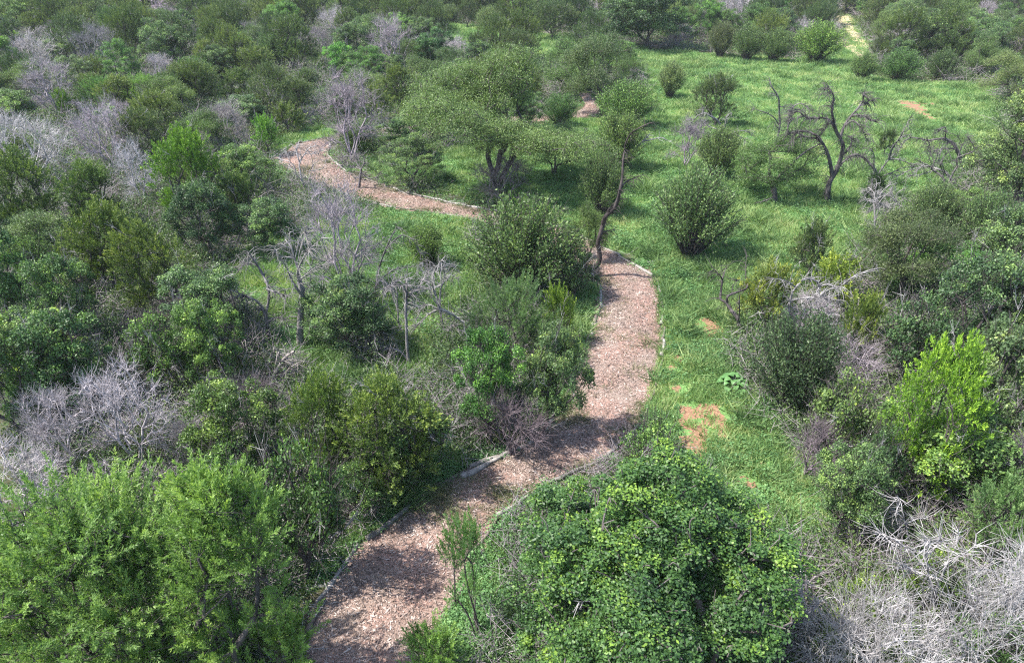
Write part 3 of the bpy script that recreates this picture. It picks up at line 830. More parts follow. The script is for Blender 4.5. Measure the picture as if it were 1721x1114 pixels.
E('fea', (1585, 790, 1721, 945), 'grey green feathery shrub below the dark oak at the right edge', 'the grey green feathery shrub', tint=(.7, .8, 1.0))
E('yel', (1446, 578, 1575, 842), 'bright yellow green tree standing among dark oaks on the right', 'the bright yellow green tree on the right', tint=(1.85, 2.2, .7))
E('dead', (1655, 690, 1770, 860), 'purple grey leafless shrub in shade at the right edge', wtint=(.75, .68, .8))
E('oak', (1560, 560, 1721, 790), 'tall dark grey green oak behind the bright yellow green tree, at the right edge', 'the dark oak at the right edge', tint=(.85, .9, .95))
E('oak', (1540, 420, 1721, 640), 'broad dark oak crown at the right edge above the tall grey green oak', tint=(.8, .9, .95))
E('oak', (1330, 640, 1440, 790), 'yellow flecked leafy shrub left of the bright yellow green tree', 'the yellow flecked shrub', tint=(1.2, 1.2, .9))
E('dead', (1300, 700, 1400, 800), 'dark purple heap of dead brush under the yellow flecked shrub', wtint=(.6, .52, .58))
E('oak', (1415, 700, 1490, 850), 'dark leafy shrub hugging the foot of the bright yellow green tree', tint=(.75, .85, .9))
E('oak', (1340, 750, 1470, 900), 'grey green leafy shrub at the edge of the grass in front of the dead heap', tint=(1.0, 1.1, 1.0))
E('bro', (1250, 530, 1405, 690), 'wide grey green brushy shrub below the forked dark snag', 'the wide grey green brush', tint=(.6, .65, .75))
E('jun', (1390, 490, 1460, 620), 'small olive juniper between the grey green brush and dark oaks', tint=(1.6, 1.5, .9))
E('jun', (1240, 440, 1330, 560), 'olive leafy juniper just behind the forked dark snag', tint=(1.5, 1.4, .8))
E('jun', (1320, 370, 1392, 475), 'upright dark juniper in the grass above the pale tangled limbs', 'the upright dark juniper')
E('yel', (1340, 430, 1440, 520), 'low yellow green juniper behind the pale tangled limbs', tint=(2.2, 2.0, .9))
E('mes', (1430, 365, 1590, 515), 'thin twiggy mesquite with dark V shaped trunk right of the meadow', 'the twiggy mesquite', bx=1505, tint=(.9, .85, .85))
E('oak', (1460, 490, 1570, 640), 'mid green oak between the twiggy mesquite and bright yellow green tree', tint=(.9, 1.0, 1.0))
E('oak', (1600, 115, 1790, 360), 'large grey green oak like tree rising at the right edge by the meadow', 'the large tree at the right edge', tint=(.95, 1.0, .95), protos=[p_oak(130, 3.4, 5.6, 420, 190, leaf=.075)])
E('snag', (1530, 222, 1640, 345), 'dark sprawling dead tree among pale arching limbs beside the meadow', wtint=(.6, .6, .6))
E('snag', (1425, 305, 1505, 408), 'pale sprawling dead tree low in the grass near the meadow edge', wtint=(1.5, 1.5, 1.5))
E('bro', (1515, 310, 1600, 402), 'brushy green shrub among the arching dead limbs', 'the brush among the arching dead limbs', tint=(.8, .85, .8))
E('bro', (1600, 325, 1700, 425), 'brushy green shrub under the large tree at the right edge', tint=(.75, .85, .8))
E('oak', (1600, 350, 1740, 500), 'dark oak under pale fallen limbs at the right edge', tint=(.85, .95, .9))
E('jun', (1440, 290, 1478, 350), 'small rounded dark juniper at the foot of the arching dead tree', tint=(.7, .8, .8))
E('jun', (1470, 215, 1500, 262), 'tiny upright juniper standing alone in the meadow behind the dead trees')
E('oak', (1625, 400, 1800, 650), 'tall dark oak cut by the right edge beside the broad dark oak crown', tint=(.8, .9, .85))
E('oak', (1650, 600, 1820, 860), 'tall dark oak cut by the right edge above the purple grey shrub', tint=(.8, .9, .85))
E('snag', (478, 385, 560, 525), 'pale twisted dead tree right behind the thick grey trunk of the clearing', wtint=(1.6, 1.6, 1.6))
E('snag', (640, 440, 715, 560), 'pale twiggy dead tree above the dark shrub of the clearing on its right', wtint=(1.8, 1.8, 1.8))
E('snag', (705, 425, 790, 555), 'pale spreading dead tree left of the soft feathery shrub', wtint=(1.5, 1.5, 1.5))
E('snag', (560, 395, 640, 520), 'grey dead tree in front of the purple grey dead tree', wtint=(1.4, 1.4, 1.4))
# right meadow
E('bro', (1088, 288, 1226, 432), 'round green brushy shrub standing alone in grass right of the path', 'the lone round brush', tint=(1.0, 1.05, .95))
E('bro', (972, 258, 1052, 362), 'upright green brushy shrub behind the leaning dark trunk', 'the upright brush', tint=(.85, .9, .8))
E('bro', (995, 185, 1082, 282), 'wide green brushy shrub with pale dead sticks right of the large mesquite', tint=(.8, .9, .75))
E('dead', (1114, 195, 1186, 282), 'round purple grey leafless shrub in the meadow', 'the round purple grey shrub', wtint=(.7, .62, .72))
E('bro', (1004, 138, 1105, 215), 'dense mid green shrub right of the far glimpse of path', 'the dense shrub by the far path', tint=(.8, 1.0, .7))
E('mes', (982, 62, 1098, 192), 'two stemmed grey green tree at the far end of the path', 'the tree at the far end of the path', bx=1010)
E('mes', (903, 66, 990, 165), 'slender pale green tree behind the large mesquite', bx=948, tint=(.9, 1.1, .9))
E('bro', (1103, 104, 1146, 165), 'small brushy shrub with a bare dead stem at the meadow edge')
E('oak', (1025, -40, 1172, 82), 'great dark oak shading the far edge of the meadow', 'the great dark oak', tint=(.75, .82, .85), bx=1086, protos=[p_oak(131, 4.5, 6.5, 420, 170, leaf=.12, cr=.4)])
E('dead', (968, 28, 1045, 75), 'grey purple leafless shrub left of the great dark oak', wtint=(.75, .7, .8))
E('jun', (885, 0, 972, 66), 'dark rounded juniper at the back of the small meadow', 'the dark juniper behind the small meadow')
E('bro', (800, 12, 842, 52), 'round green shrub at the back left of the small meadow')
E('jun', (770, -5, 802, 46), 'narrow dark juniper at the back of the small meadow')
E('bro', (742, 8, 775, 40), 'pale green shrub at the far left corner of the small meadow')
E('jun', (835, 48, 900, 110), 'spiky dark juniper just behind the crown of the large mesquite', 'the spiky juniper')
E('jun', (778, 55, 820, 112), 'smaller spiky juniper beside the small meadow')
E('oak', (698, 50, 768, 128), 'dark round oak at the left end of the small meadow', 'the oak left of the small meadow', tint=(.8, 1.05, .9))
E('mes', (1240, 228, 1392, 335), 'low spreading green tree with dark limbs over a heap of dead wood', 'the low tree over the heap of dead wood', bx=1302, tint=(.9, 1.05, .75))
E('jun', (1165, 125, 1238, 215), 'dark juniper with a white dead top in the meadow', 'the juniper with a dead top', tint=(.9, .9, .9))
E('bro', (1165, 215, 1240, 300), 'low olive brush around the foot of the arching grey snag', tint=(.8, .85, .75))
for k, (bx, lab, ref, tn) in enumerate([((1186, 38, 1232, 98), 'grey brushy shrub next to the great dark oak on the far meadow edge', None, (.65, .6, .6)), ((1225, 45, 1280, 102), 'twiggy grey green shrub near the middle of the far meadow edge', 'the twiggy shrub on the far meadow edge', (.65, .75, .65)),
        ((1270, 48, 1322, 104), 'green brushy shrub left of the widest shrub on the far meadow edge', None, (.8, .9, .75)), ((1330, 38, 1410, 106), 'widest green topped shrub on the far meadow edge', 'the widest shrub on the far meadow edge', (.8, 1.05, .6)),
        ((1422, 88, 1466, 135), 'small brushy shrub at the near end of the dirt track', None, (.75, .9, .7)), ((1474, 84, 1540, 137), 'round bright brushy shrub right of the dirt track', 'the round shrub by the dirt track', (.8, 1.0, .7)),
        ((1553, 84, 1602, 134), 'round brushy shrub farthest right of the three in the far meadow', None, (.75, .8, .75)), ((1458, 60, 1502, 105), 'dark purple brown shrub right beside the dirt track', None, (.5, .5, .5))]):
    E('bro', bx, lab, ref, tint=tn)
E('oak', (1500, 18, 1600, 108), 'broad grey green oak behind the round shrubs of the far meadow', 'the broad oak right of the dirt track', tint=(.9, 1.0, 1.0))
E('oak', (1590, 25, 1680, 110), 'grey green oak near the right edge behind the far meadow', tint=(.95, 1.1, 1.0))
E('oak', (1470, -5, 1530, 70), 'rounded oak behind the top of the dirt track', tint=(.95, 1.1, 1.0))
E('dead', (1668, 62, 1740, 112), 'pale purple dead brush near the right edge of the far meadow', wtint=(1.0, .85, .95))
E('mes', (1640, 90, 1740, 175), 'open green tree at the right end of the far meadow', tint=(1, 1, .9))
# middle
E('bro', (782, 335, 962, 492), 'wide green brushy shrub between the two legs of the path', 'the wide brush between the path legs', bx=875, tint=(.85, .9, .75))
E('bro', (690, 380, 760, 450), 'thin open brush left of the wide brush in the clearing', tint=(.9, 1.0, .7))
E('oak', (930, 410, 1000, 500), 'small dark shrub at the foot of the leaning dark trunk', tint=(.7, .85, .8))
E('mes', (958, 345, 1022, 436), 'small olive tree growing against the leaning dark trunk', tint=(1.0, 1.05, .8))
E('mes', (925, 385, 985, 460), 'thin twiggy shrub between the wide brush and leaning dark trunk', tint=(.8, .75, .7))
E('fea', (780, 468, 935, 610), 'soft grey green feathery shrub beside the long straight of the path', 'the soft feathery shrub', tint=(.55, .60, .75))
E('oak', (852, 548, 968, 735), 'dark green shrub pressed against the left edge of the path', 'the dark shrub at the path edge', tint=(.8, .9, .85))
E('yel', (915, 480, 972, 580), 'olive yellow juniper tip above the dark shrub at the path edge', tint=(1.7, 1.8, .8))
E('oak', (768, 560, 885, 745), 'bright green leafy oak left of the dark shrub at the path edge', 'the bright leafy oak', tint=(1.1, 1.4, .8))
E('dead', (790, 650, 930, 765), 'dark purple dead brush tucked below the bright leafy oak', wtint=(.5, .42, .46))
E('oak', (515, 468, 662, 590), 'rounded dark green shrub in the grass of the clearing', 'the dark shrub of the clearing', tint=(.75, .85, .8))
E('dead', (520, 305, 655, 505), 'tall purple grey dead tree with dense fine twigs in front of the far bend', 'the purple grey dead tree', wtint=(.95, .88, .95), var=1)
E('jun', (490, 645, 600, 830), 'olive green juniper left of its twin below the clearing', 'the olive junipers below the clearing', tint=(1.3, 1.35, .8))
E('jun', (580, 640, 745, 830), 'broad olive green juniper between the clearing and the path', tint=(1.2, 1.25, .8))
E('oak', (640, 680, 780, 800), 'mid green shrub above the fallen log on the left path edge', tint=(1.0, 1.15, .9))
E('oak', (575, 765, 672, 868), 'dark leafy shrub above the left path edge near the fallen log', 'the dark shrub near the fallen log', tint=(.85, 1.0, .8))
E('oak', (435, 745, 590, 975), 'dark oak between the olive junipers and the feathery tree beside the shaded path', tint=(.85, 1.0, .75))
E('dead', (540, 115, 652, 272), 'big lilac grey dead tree standing above the far bend of the path', 'the lilac dead tree above the far bend', bx=592, wtint=(.85, .76, .85), var=1)
E('dead', (628, 22, 706, 130), 'tall lilac dead tree behind the one above the far bend', 'the farther lilac dead tree', wtint=(.95, .86, .95), var=1)
E('oak', (552, 72, 602, 135), 'bright green round oak behind the lilac dead tree', tint=(1.2, 1.9, .9))
# left woodland
E('yel', (284, 215, 388, 395), 'bright yellow green tree standing among dark trees left of the far bend', 'the bright yellow green tree left of the bend', tint=(1.45, 1.8, .7))
E('yel', (428, 192, 474, 262), 'small bright green tree at the grass by the far bend', tint=(1.6, 2.2, 1.1))
E('dead', (136, 165, 252, 285), 'broad pale lilac dead shrub in the left woodland', 'the broad pale lilac dead shrub', wtint=(1.15, 1.05, 1.15))
E('dead', (-10, 185, 125, 310), 'broad bleached dead shrub cut by the left edge in the upper woodland', 'the bleached dead shrub at the left edge', wtint=(1.3, 1.3, 1.3))
E('dead', (58, 95, 150, 200), 'lilac grey dead tree with a visible dark stem in the upper left woodland', wtint=(.95, .88, .95), var=1)
E('dead', (15, 55, 105, 125), 'pale dead shrub near the top left corner', 'the pale dead shrub near the top left', wtint=(1.3, 1.25, 1.25))
E('dead', (128, 40, 205, 115), 'smoky grey dead tree between dark junipers at upper left', wtint=(.7, .7, .75))
E('dead', (178, -25, 312, 42), 'wide pale lilac dead thicket at the top edge of the photo', 'the lilac thicket at the top edge', wtint=(1.2, 1.05, 1.2))
E('dead', (212, 235, 278, 345), 'white twigged dead tree left of the bright yellow green tree left of the bend', wtint=(1.4, 1.4, 1.45))
E('dead', (340, 165, 425, 255), 'grey brown dead shrub above the bright yellow green tree left of the bend', wtint=(.85, .8, .82))
E('bro', (428, 58, 494, 118), 'round olive brush standing out of the upper woodland', 'the round olive brush', tint=(.75, .85, .75))
E('bro', (300, 98, 370, 160), 'round green brush in the middle of the upper left woodland', tint=(.75, .9, .75))
E('fea', (140, 128, 225, 190), 'low bright green shrub in the upper woodland, left of its neighbour', 'the low bright shrubs', tint=(.75, .85, .75))
E('fea', (215, 125, 300, 185), 'low bright green shrub in the upper woodland, right of its neighbour', tint=(.7, .85, .7))
E('yel', (95, 150, 130, 200), 'small yellow green juniper beside the broad pale lilac dead shrub', tint=(2.2, 2.4, .9))
E('jun', (238, 365, 352, 530), 'broad olive juniper left of the clearing', 'the broad olive juniper left of the clearing', tint=(1.15, 1.15, .8))
E('jun', (140, 340, 250, 490), 'olive juniper left of the broad olive juniper in the left woodland', tint=(1.2, 1.2, .8))
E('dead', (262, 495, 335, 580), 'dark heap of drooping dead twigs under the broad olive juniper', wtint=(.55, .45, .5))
E('oak', (330, 505, 440, 650), 'yellow flecked young oak left of the clearing', 'the yellow flecked young oak', tint=(1.15, 1.35, .85))
E('oak', (225, 525, 330, 660), 'mid green oak left of the yellow flecked young oak', tint=(1.1, 1.25, .85))
E('dead', (160, 615, 318, 790), 'big bleached dead shrub with radiating twigs in the near left woodland', 'the big bleached dead shrub', wtint=(1.3, 1.25, 1.3))
E('dead', (75, 650, 190, 800), 'bleached dead shrub left of the big one in the near left woodland', wtint=(1.2, 1.15, 1.2))
E('dead', (-30, 740, 150, 905), 'sprawling bleached dead brush above the large feathery tree at the left edge', 'the sprawling bleached brush', wtint=(1.3, 1.25, 1.25))
E('oak', (-20, 545, 110, 740), 'dark oak with yellow flecks at the left edge above the bleached brush', tint=(1.0, 1.15, .85))
E('oak', (60, 530, 220, 700), 'broad dark oak in the near left woodland', 'the broad dark oak', tint=(.9, 1.05, .85))
E('oak', (-40, 390, 90, 560), 'dark leafy oak at the left edge halfway up the photo', 'the oak at the left edge', tint=(.95, 1.15, .9))
E('oak', (80, 430, 190, 580), 'leafy dark green oak between the olive juniper and the left edge', tint=(.95, 1.1, .9))
E('oak', (-60, 900, 90, 1120), 'yellow flecked leafy shrub in the lower left corner beside the feathery tree', tint=(1.2, 1.3, .85))
E('dead', (60, 960, 170, 1130), 'grey dead brush under the left flank of the large feathery tree', wtint=(.9, .9, .9))
E('oak', (330, 640, 480, 800), 'low olive oak beside the dead logs below the clearing', 'the low olive oak', tint=(1.15, 1.15, .7))
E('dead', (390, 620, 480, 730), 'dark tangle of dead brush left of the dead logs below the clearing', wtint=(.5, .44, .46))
E('oak', (350, 745, 470, 870), 'dark leafy oak right behind the large feathery tree', tint=(.95, 1.1, .8))
E('dead', (290, 690, 400, 790), 'grey curved dead branches behind the crown of the large feathery tree', wtint=(1.0, .95, .95))
E('jun', (20, 250, 120, 400), 'dark green juniper near the left edge below the bleached dead shrub', 'the dark juniper near the left edge', tint=(1.2, 1.25, .9))
E('jun', (-40, 300, 40, 440), 'dark juniper cut by the left edge', tint=(1.1, 1.15, .9))
E('jun', (120, 270, 215, 390), 'dark green juniper under the broad pale lilac dead shrub', tint=(1.1, 1.2, .9))
E('jun', (372, 285, 448, 375), 'dark green juniper at the outside of the far bend', 'the juniper outside the far bend', tint=(1.0, 1.1, .9))
E('oak', (400, 335, 500, 425), 'dark green thicket oak below the outside of the far bend', tint=(.8, .95, .9))
E('oak', (300, 300, 410, 430), 'dark oak with visible stems below the bright yellow green tree left of the bend', tint=(.75, .85, .85))
E('snag', (470, 240, 560, 330), 'pale thin dead branches hanging over the far bend of the path', wtint=(2, 2, 2))

for bx, kd, lab, tn in [((640, 228, 755, 312), 'oak', 'low dark green oak under the left skirt of the large mesquite', (.8, .95, .8)), ((885, 205, 975, 296), 'mes', 'small mesquite under the right skirt of the large mesquite', (.8, .95, .8)), ((640, 195, 720, 262), 'oak', 'low green oak filling the gap between the lilac dead tree and large mesquite', (.95, 1.1, .9)), ((560, 205, 640, 250), 'bro', 'olive brush behind the lilac dead tree above the far bend', (.8, .9, .75)),
        ((690, 165, 770, 240), 'oak', 'dark green oak behind the left half of the large mesquite', (.85, 1.0, .85)), ((780, 160, 850, 232), 'bro', 'green brush behind the middle of the large mesquite', (.8, .95, .75)), ((850, 155, 920, 222), 'oak', 'green oak behind the right half of the large mesquite', (.95, 1.1, .9)), ((910, 160, 970, 215), 'bro', 'green brush beside the last stretch of the far path', (.8, 1, .75)),
        ((790, 262, 905, 345), 'dead', 'dark grey dead brush round the foot of the large mesquite', None)]:
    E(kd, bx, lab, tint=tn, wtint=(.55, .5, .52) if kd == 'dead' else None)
# ------------------------------------------------------------------ dead trees with their limbs as the photo shows them
def snag(base, limbs, label, mat='darkdead', wt=(1, 1, 1), twigs=3, seed=0, droop=.5, name='dead_tree', cat='dead tree', twr=.008, L0=.7, depth=.35):
    rng = np.random.default_rng(seed)
    g = G(*base); Y0 = g[1]
    tb = Tubes(); src = []
    s = ppm(base[1])
    for li, (w0, w1, pts) in enumerate(limbs):
        n = len(pts); dy = np.zeros(n)
        if li: dy = np.cumsum(np.concatenate([[0], rng.normal(rng.choice([-1, 1])*.25, .2, n-1)]))*depth*2
        dy += LIMBY.get((label, tuple(pts[0])), 0)
        P = np.array([PY(x, y, Y0+d) for (x, y), d in zip(pts, dy)])
        LIM = LIMBY
        for (x, y), d in zip(pts, dy): LIM[(label, (x, y))] = d
        if li == 0: P[0, 2] = min(P[0, 2], -.05)
        R = np.linspace(w0*(1 if w0 > 6.5 else .95), w1*.85, n)/2/s
        tb.chain(P-g, R, 7 if w0 > 4 else 5, 4)
        if twigs and n > 1:
            q = rng.uniform(.25 if li else .6, 1, twigs*(n-1)+1)*(n-1)
            k = np.minimum(q.astype(int), n-2); f = (q-k)[:, None]
            src.append((P-g)[k]*(1-f)+(P-g)[k+1]*f)
        if li: src.append(np.repeat((P-g)[-1:], 2, 0))
    if src: droops(tb, rng, np.concatenate(src), 2, droop, L0*1.2, twr*1.3*(1+Y0/60))
    e = bpy.data.objects.new(name, None); COL.objects.link(e); e.location = g
    tagit(e, label, cat, 'bare dead trees')
    o = bpy.data.objects.new('trunk', tb.mesh('bare_tree', M[mat])); COL.objects.link(o); o.parent = e; o.color = (*wt, 1)
    return e
LIMBY = {}
def L(w0, w1, s):
    return (w0, w1, [tuple(float(a) for a in p.split(',')) for p in s.split()])
SN = {}
SN['M'] = snag((985, 466), [L(9, 8, '983,467 992,454 1005,444 1008,430 1005,410 1010,390 1014,376'), L(8, 6, '1014,376 1018,364 1032,350 1038,338 1042,320'), L(5.5, 2, '1042,320 1046,298 1047,270 1050,252'), L(3, 1.2, '1042,320 1052,306 1064,300 1074,296'), L(4, 1, '1018,364 1024,352 1028,345'), L(3, 1.5, '1010,392 1020,388 1031,387'),
    L(4, 2, '975,464 966,446 955,434 946,424 940,410'), L(3, 1.5, '1050,252 1052,240 1060,225 1075,215 1092,207')], 'leaning dark dead trunk curving up beside the bend of the path', wt=(.38, .34, .33), seed=1, twigs=2)
SN['G'] = snag((1390, 340), [L(11, 8, '1390,342 1391,325 1394,308 1399,298'), L(7, 4, '1399,298 1397,283 1394,268 1390,256 1382,240 1372,228'), L(4, 1, '1372,228 1360,222 1345,221 1335,226 1332,236'), L(3, .8, '1382,240 1368,232 1352,230 1338,222 1328,224'),
    L(8, 6, '1399,298 1408,282 1414,262 1417,245 1412,232'), L(6, 3, '1412,232 1404,218 1400,200 1398,180 1402,168'), L(2.5, 1, '1402,168 1400,160 1396,152 1391,148 1388,150'), L(5, 2.2, '1412,232 1419,212 1428,198 1440,184 1450,170'), L(2.2, .8, '1450,170 1451,160 1452,156'),
    L(2.5, .8, '1440,184 1452,174 1462,170 1468,168'), L(3, .8, '1428,198 1440,193 1452,197 1462,202 1472,206'), L(3, .8, '1419,212 1432,204 1442,208 1450,220 1456,236'), L(4, 1.4, '1404,218 1394,202 1380,198 1365,200 1352,196'), L(3, .8, '1352,196 1343,188 1335,190 1328,202'), L(3, .8, '1394,202 1390,210 1386,218 1378,230'),
    L(4, .9, '1414,262 1424,254 1431,240 1430,232 1424,228'), L(3.5, 1, '1408,282 1420,270 1435,262 1448,263 1458,270')], 'tall dark dead tree with drooping limbs standing in the meadow', wt=(.6, .58, .58), seed=2, twigs=6, droop=.8, L0=1.1)
SN['G2'] = snag((1305, 248), [L(4, 4, '1305,250 1306,238 1309,222 1311,208'), L(4, 1.6, '1311,208 1310,190 1309,168 1305,158 1297,146 1294,136'), L(2.5, .8, '1309,210 1301,198 1288,190 1275,186 1266,183'), L(2, .7, '1310,180 1316,180 1319,181'), L(1.5, .6, '1306,160 1301,160 1298,157'), L(2, .6, '1307,215 1303,210 1300,205')], 'slim dead stem with a crooked tip standing left of the tall dark dead tree', wt=(.8, .8, .8), seed=3, twigs=1)
SN['G3'] = snag((1326, 258), [L(3.5, 2, '1326,260 1325,240 1324,222 1325,205 1328,190 1335,178'), L(2, .7, '1335,178 1345,174 1355,180 1365,186'), L(2, .7, '1328,190 1340,184 1352,190 1356,202'), L(2, .7, '1325,208 1334,200 1344,198')], 'small dead tree with arched twigs between the slim stem and tall dark one', wt=(.8, .75, .8), seed=4, twigs=4, droop=.9, L0=.9)
SN['A'] = snag((1233, 284), [L(4, 4.5, '1234,286 1228,274 1225,262 1222,245 1219,230'), L(4.5, 2.5, '1219,230 1213,214 1205,202 1193,195 1186,190'), L(2, .8, '1186,190 1176,193 1165,202 1160,212'), L(2, .8, '1183,190 1182,184 1184,182'), L(3, 1, '1216,222 1220,205 1222,195 1230,190'), L(2.5, .8, '1220,236 1232,224 1246,220 1258,222 1262,228'), L(2.5, .7, '1214,221 1200,216 1190,212 1178,212'), L(2, .7, '1222,228 1235,226 1248,232 1252,238')], 'arching silver grey snag left of the low green tree in the meadow', mat='greybark', wt=(1.1, 1.1, 1.1), seed=5, twigs=2, droop=.7)
SN['R1'] = snag((1468, 332), [L(7, 5, '1468,334 1470,318 1475,305 1474,294 1470,285'), L(5, 3, '1470,285 1462,275 1450,265 1438,260 1425,264'), L(2.5, .8, '1425,264 1418,272 1412,280'), L(4, 1.5, '1474,296 1482,284 1492,270 1500,262'), L(4, 2, '1494,268 1497,256 1502,245 1510,235 1518,222'), L(2, .7, '1518,222 1524,210 1528,200'), L(2, .7, '1502,245 1512,232 1522,228'), L(3, 1, '1494,268 1508,268 1522,272 1535,280'), L(3, .8, '1476,304 1488,294 1500,290 1512,284 1530,280'), L(3, .8, '1470,290 1469,275 1469,262 1465,250')], 'arching grey dead tree in the meadow behind the pale broken limbs', mat='greybark', wt=(.7, .7, .7), seed=6, twigs=3)
SN['R2'] = snag((1618, 330), [L(6, 5, '1618,334 1612,318 1604,308 1592,293 1586,288'), L(4, 2, '1586,288 1575,284 1565,281 1550,280 1540,288'), L(2.5, .8, '1565,281 1555,276 1545,284 1532,296'), L(2.5, 1.2, '1587,288 1584,278 1578,270 1581,256 1583,248'), L(2.5, .8, '1575,284 1560,290 1545,294 1530,296'), L(2, .7, '1550,280 1536,284 1520,290 1508,296')], 'pale dead tree bending left over the brush beside the meadow', mat='greybark', wt=(1.2, 1.2, 1.2), seed=7, twigs=3, droop=.6)
SN['R3'] = snag((1622, 285), [L(7, 5, '1622,288 1616,270 1610,256 1604,244 1596,238 1588,233'), L(4, 2.2, '1588,233 1575,234 1560,236 1545,233 1530,231'), L(2.2, .8, '1530,231 1520,238 1512,250 1508,262'), L(2.5, .8, '1588,233 1590,222 1589,214'), L(2, .7, '1589,214 1580,218 1570,226'), L(2, .7, '1560,236 1563,246 1564,255'), L(3, .8, '1606,250 1592,250 1578,252 1565,260')], 'dark dead limb arching over the meadow beside the large tree at the right edge', wt=(.6, .6, .6), seed=8, twigs=4, droop=.9)
SN['R4'] = snag((1500, 398), [L(4.5, 4, '1502,400 1497,388 1491,375 1494,360 1498,350'), L(3, 2, '1498,350 1485,346 1470,338 1455,334'), L(2.5, .8, '1485,346 1470,350 1460,358'), L(3, .8, '1470,338 1482,330 1496,330 1508,340 1516,352'), L(2.5, 1, '1498,350 1494,346 1493,343')], 'pale broken dead limbs spread low at the meadow edge', mat='greybark', wt=(1.3, 1.3, 1.3), seed=9, twigs=6, droop=.4)
SN['N'] = snag((1272, 562), [L(7, 8, '1276,564 1262,559 1248,556 1242,548'), L(8, 5, '1242,548 1240,535 1228,520 1220,508'), L(5, 4, '1220,508 1211,502 1212,488 1214,470'), L(3, 1.2, '1214,470 1210,463 1204,457 1200,453'), L(3, 1, '1214,470 1217,458 1222,447'), L(4.5, 3.5, '1222,508 1222,500 1228,495 1242,490 1254,485 1257,477'), L(3, 1.5, '1257,477 1266,474 1280,472 1290,465 1295,455'), L(2.5, .9, '1257,477 1254,468 1253,450 1255,430'), L(2, .7, '1230,494 1232,480 1240,470'), L(3, 1, '1241,540 1243,520 1243,500 1245,485')], 'forked dark snag with pale upper branches beside bare soil', wt=(.5, .47, .47), seed=10, twigs=1, droop=.2)
SN['T'] = snag((1320, 575), [L(5, 4, '1320,578 1322,552 1325,530 1327,510 1332,490'), L(4, 3, '1332,490 1340,480 1350,470 1362,469 1374,474 1376,482'), L(3, 1.5, '1376,482 1392,478 1405,484 1418,478'), L(3, 1.2, '1418,478 1430,468 1445,460 1462,454 1474,452'), L(3, 1, '1336,482 1325,474 1312,470 1300,468'), L(3.5, 2, '1328,505 1345,502 1360,500 1375,498 1388,490'), L(2.5, 1.5, '1388,490 1400,484 1410,482'), L(3, 1, '1375,498 1390,506 1404,504'), L(2.5, 1, '1376,484 1372,492 1369,500')], 'pale tangled limbs of a dead tree below the upright dark juniper', mat='deadwood', wt=(.7, .7, .7), seed=11, twigs=3, droop=.3)
SN['C1'] = snag((505, 583), [L(13, 9, '505,585 504,560 505,535 506,510 507,490 503,472'), L(5, 2, '503,472 500,460 503,448 512,430 520,415'), L(2.5, .8, '520,415 515,400 512,390'), L(2.5, .8, '512,430 520,420 530,410 540,400'), L(5, 2, '506,495 496,480 488,466 484,455'), L(2, .8, '484,455 476,440 465,425 460,415'), L(3, .8, '504,470 515,462 530,450 545,445')], 'thick grey dead trunk standing at the left end of the clearing', mat='greybark', wt=(1.1, 1.08, 1.08), seed=12, twigs=5, droop=.3)
SN['C2'] = snag((455, 575), [L(6, 5, '455,578 452,560 449,545 446,530 440,515'), L(4, 2, '440,515 430,505 418,500 405,495 395,500'), L(2, .8, '395,500 385,508 378,515'), L(5, 4, '446,530 452,500 450,480 442,462'), L(5, 3, '442,462 434,448 425,435 418,424'), L(3, 1, '434,448 420,442 408,446 400,458'), L(3, 2, '448,485 460,490 475,495 482,498'), L(2.5, .8, '449,545 460,535 475,535 485,548')], 'dark dead tree with drooping branches left of the thick grey trunk', wt=(1.1, 1.1, 1.1), seed=13, twigs=6, droop=.7, L0=.9)
SN['C3'] = snag((690, 615), [L(6, 5, '691,617 686,600 684,580 683,550 682,520 683,490'), L(3, 1, '683,490 675,480 662,478 650,482'), L(3, 1, '683,500 695,490 705,480 712,468'), L(2.5, .8, '683,494 684,480 682,465'), L(4, 2, '688,610 680,598 668,588 652,586 642,592 635,605 626,630')], 'straight dead post like trunk with an arched limb in the clearing', wt=(1.3, 1.3, 1.3), seed=14, twigs=6, droop=.2)
SN['C4'] = snag((800, 583), [L(6, 5, '802,585 798,570 793,555 785,545'), L(5, 3.5, '785,545 770,535 755,525 738,520 720,528'), L(4, 2.5, '738,520 733,500 728,485 727,470 730,455'), L(2, .8, '730,455 735,448 742,442'), L(3, .9, '731,484 742,478 755,466'), L(3, 1, '720,528 708,540 700,550'), L(3, 1, '785,545 788,535 790,528'), L(3, 1, '793,556 775,556 755,555'), L(2.5, .8, '738,520 720,512 708,520 702,535')], 'bent grey dead tree leaning left over the clearing from the feathery shrub', wt=(1.25, 1.25, 1.25), seed=15, twigs=5, droop=.2, mat='greybark')
SN['C5'] = snag((628, 515), [L(5, 3, '628,517 628,500 632,480 636,455'), L(3.5, 1.5, '636,455 642,435 650,415 658,398 666,382'), L(2.5, .8, '645,425 655,412 670,398 682,396 695,405 705,425'), L(3, .9, '632,480 645,465 665,452 685,450 706,444'), L(2.5, .8, '630,500 642,490 655,482')], 'dark slanting dead stem right of the purple grey dead tree', wt=(.7, .7, .7), seed=16, twigs=3, droop=.5)
SN['C6'] = snag((455, 650), [L(8, 5, '455,652 462,630 470,615 480,600 495,590'), L(3, 1, '472,612 470,600 468,588'), L(3, 2, '462,655 470,640 485,620 500,610')], 'broken pale stump split open below the thick grey trunk', mat='deadwood', wt=(.8, .75, .7), seed=17, twigs=2)
SN['D1'] = snag((600, 318), [L(6, 4, '602,335 603,318 605,300 607,285'), L(3, 1, '607,285 600,275 595,262'), L(3, 1, '607,290 620,300 632,298 640,290'), L(2.5, .8, '605,300 595,298 588,290'), L(2.5, .8, '607,285 612,272 610,262')], 'dark forked dead tree at the near side of the far path leg', wt=(.7, .68, .7), seed=18, twigs=3)
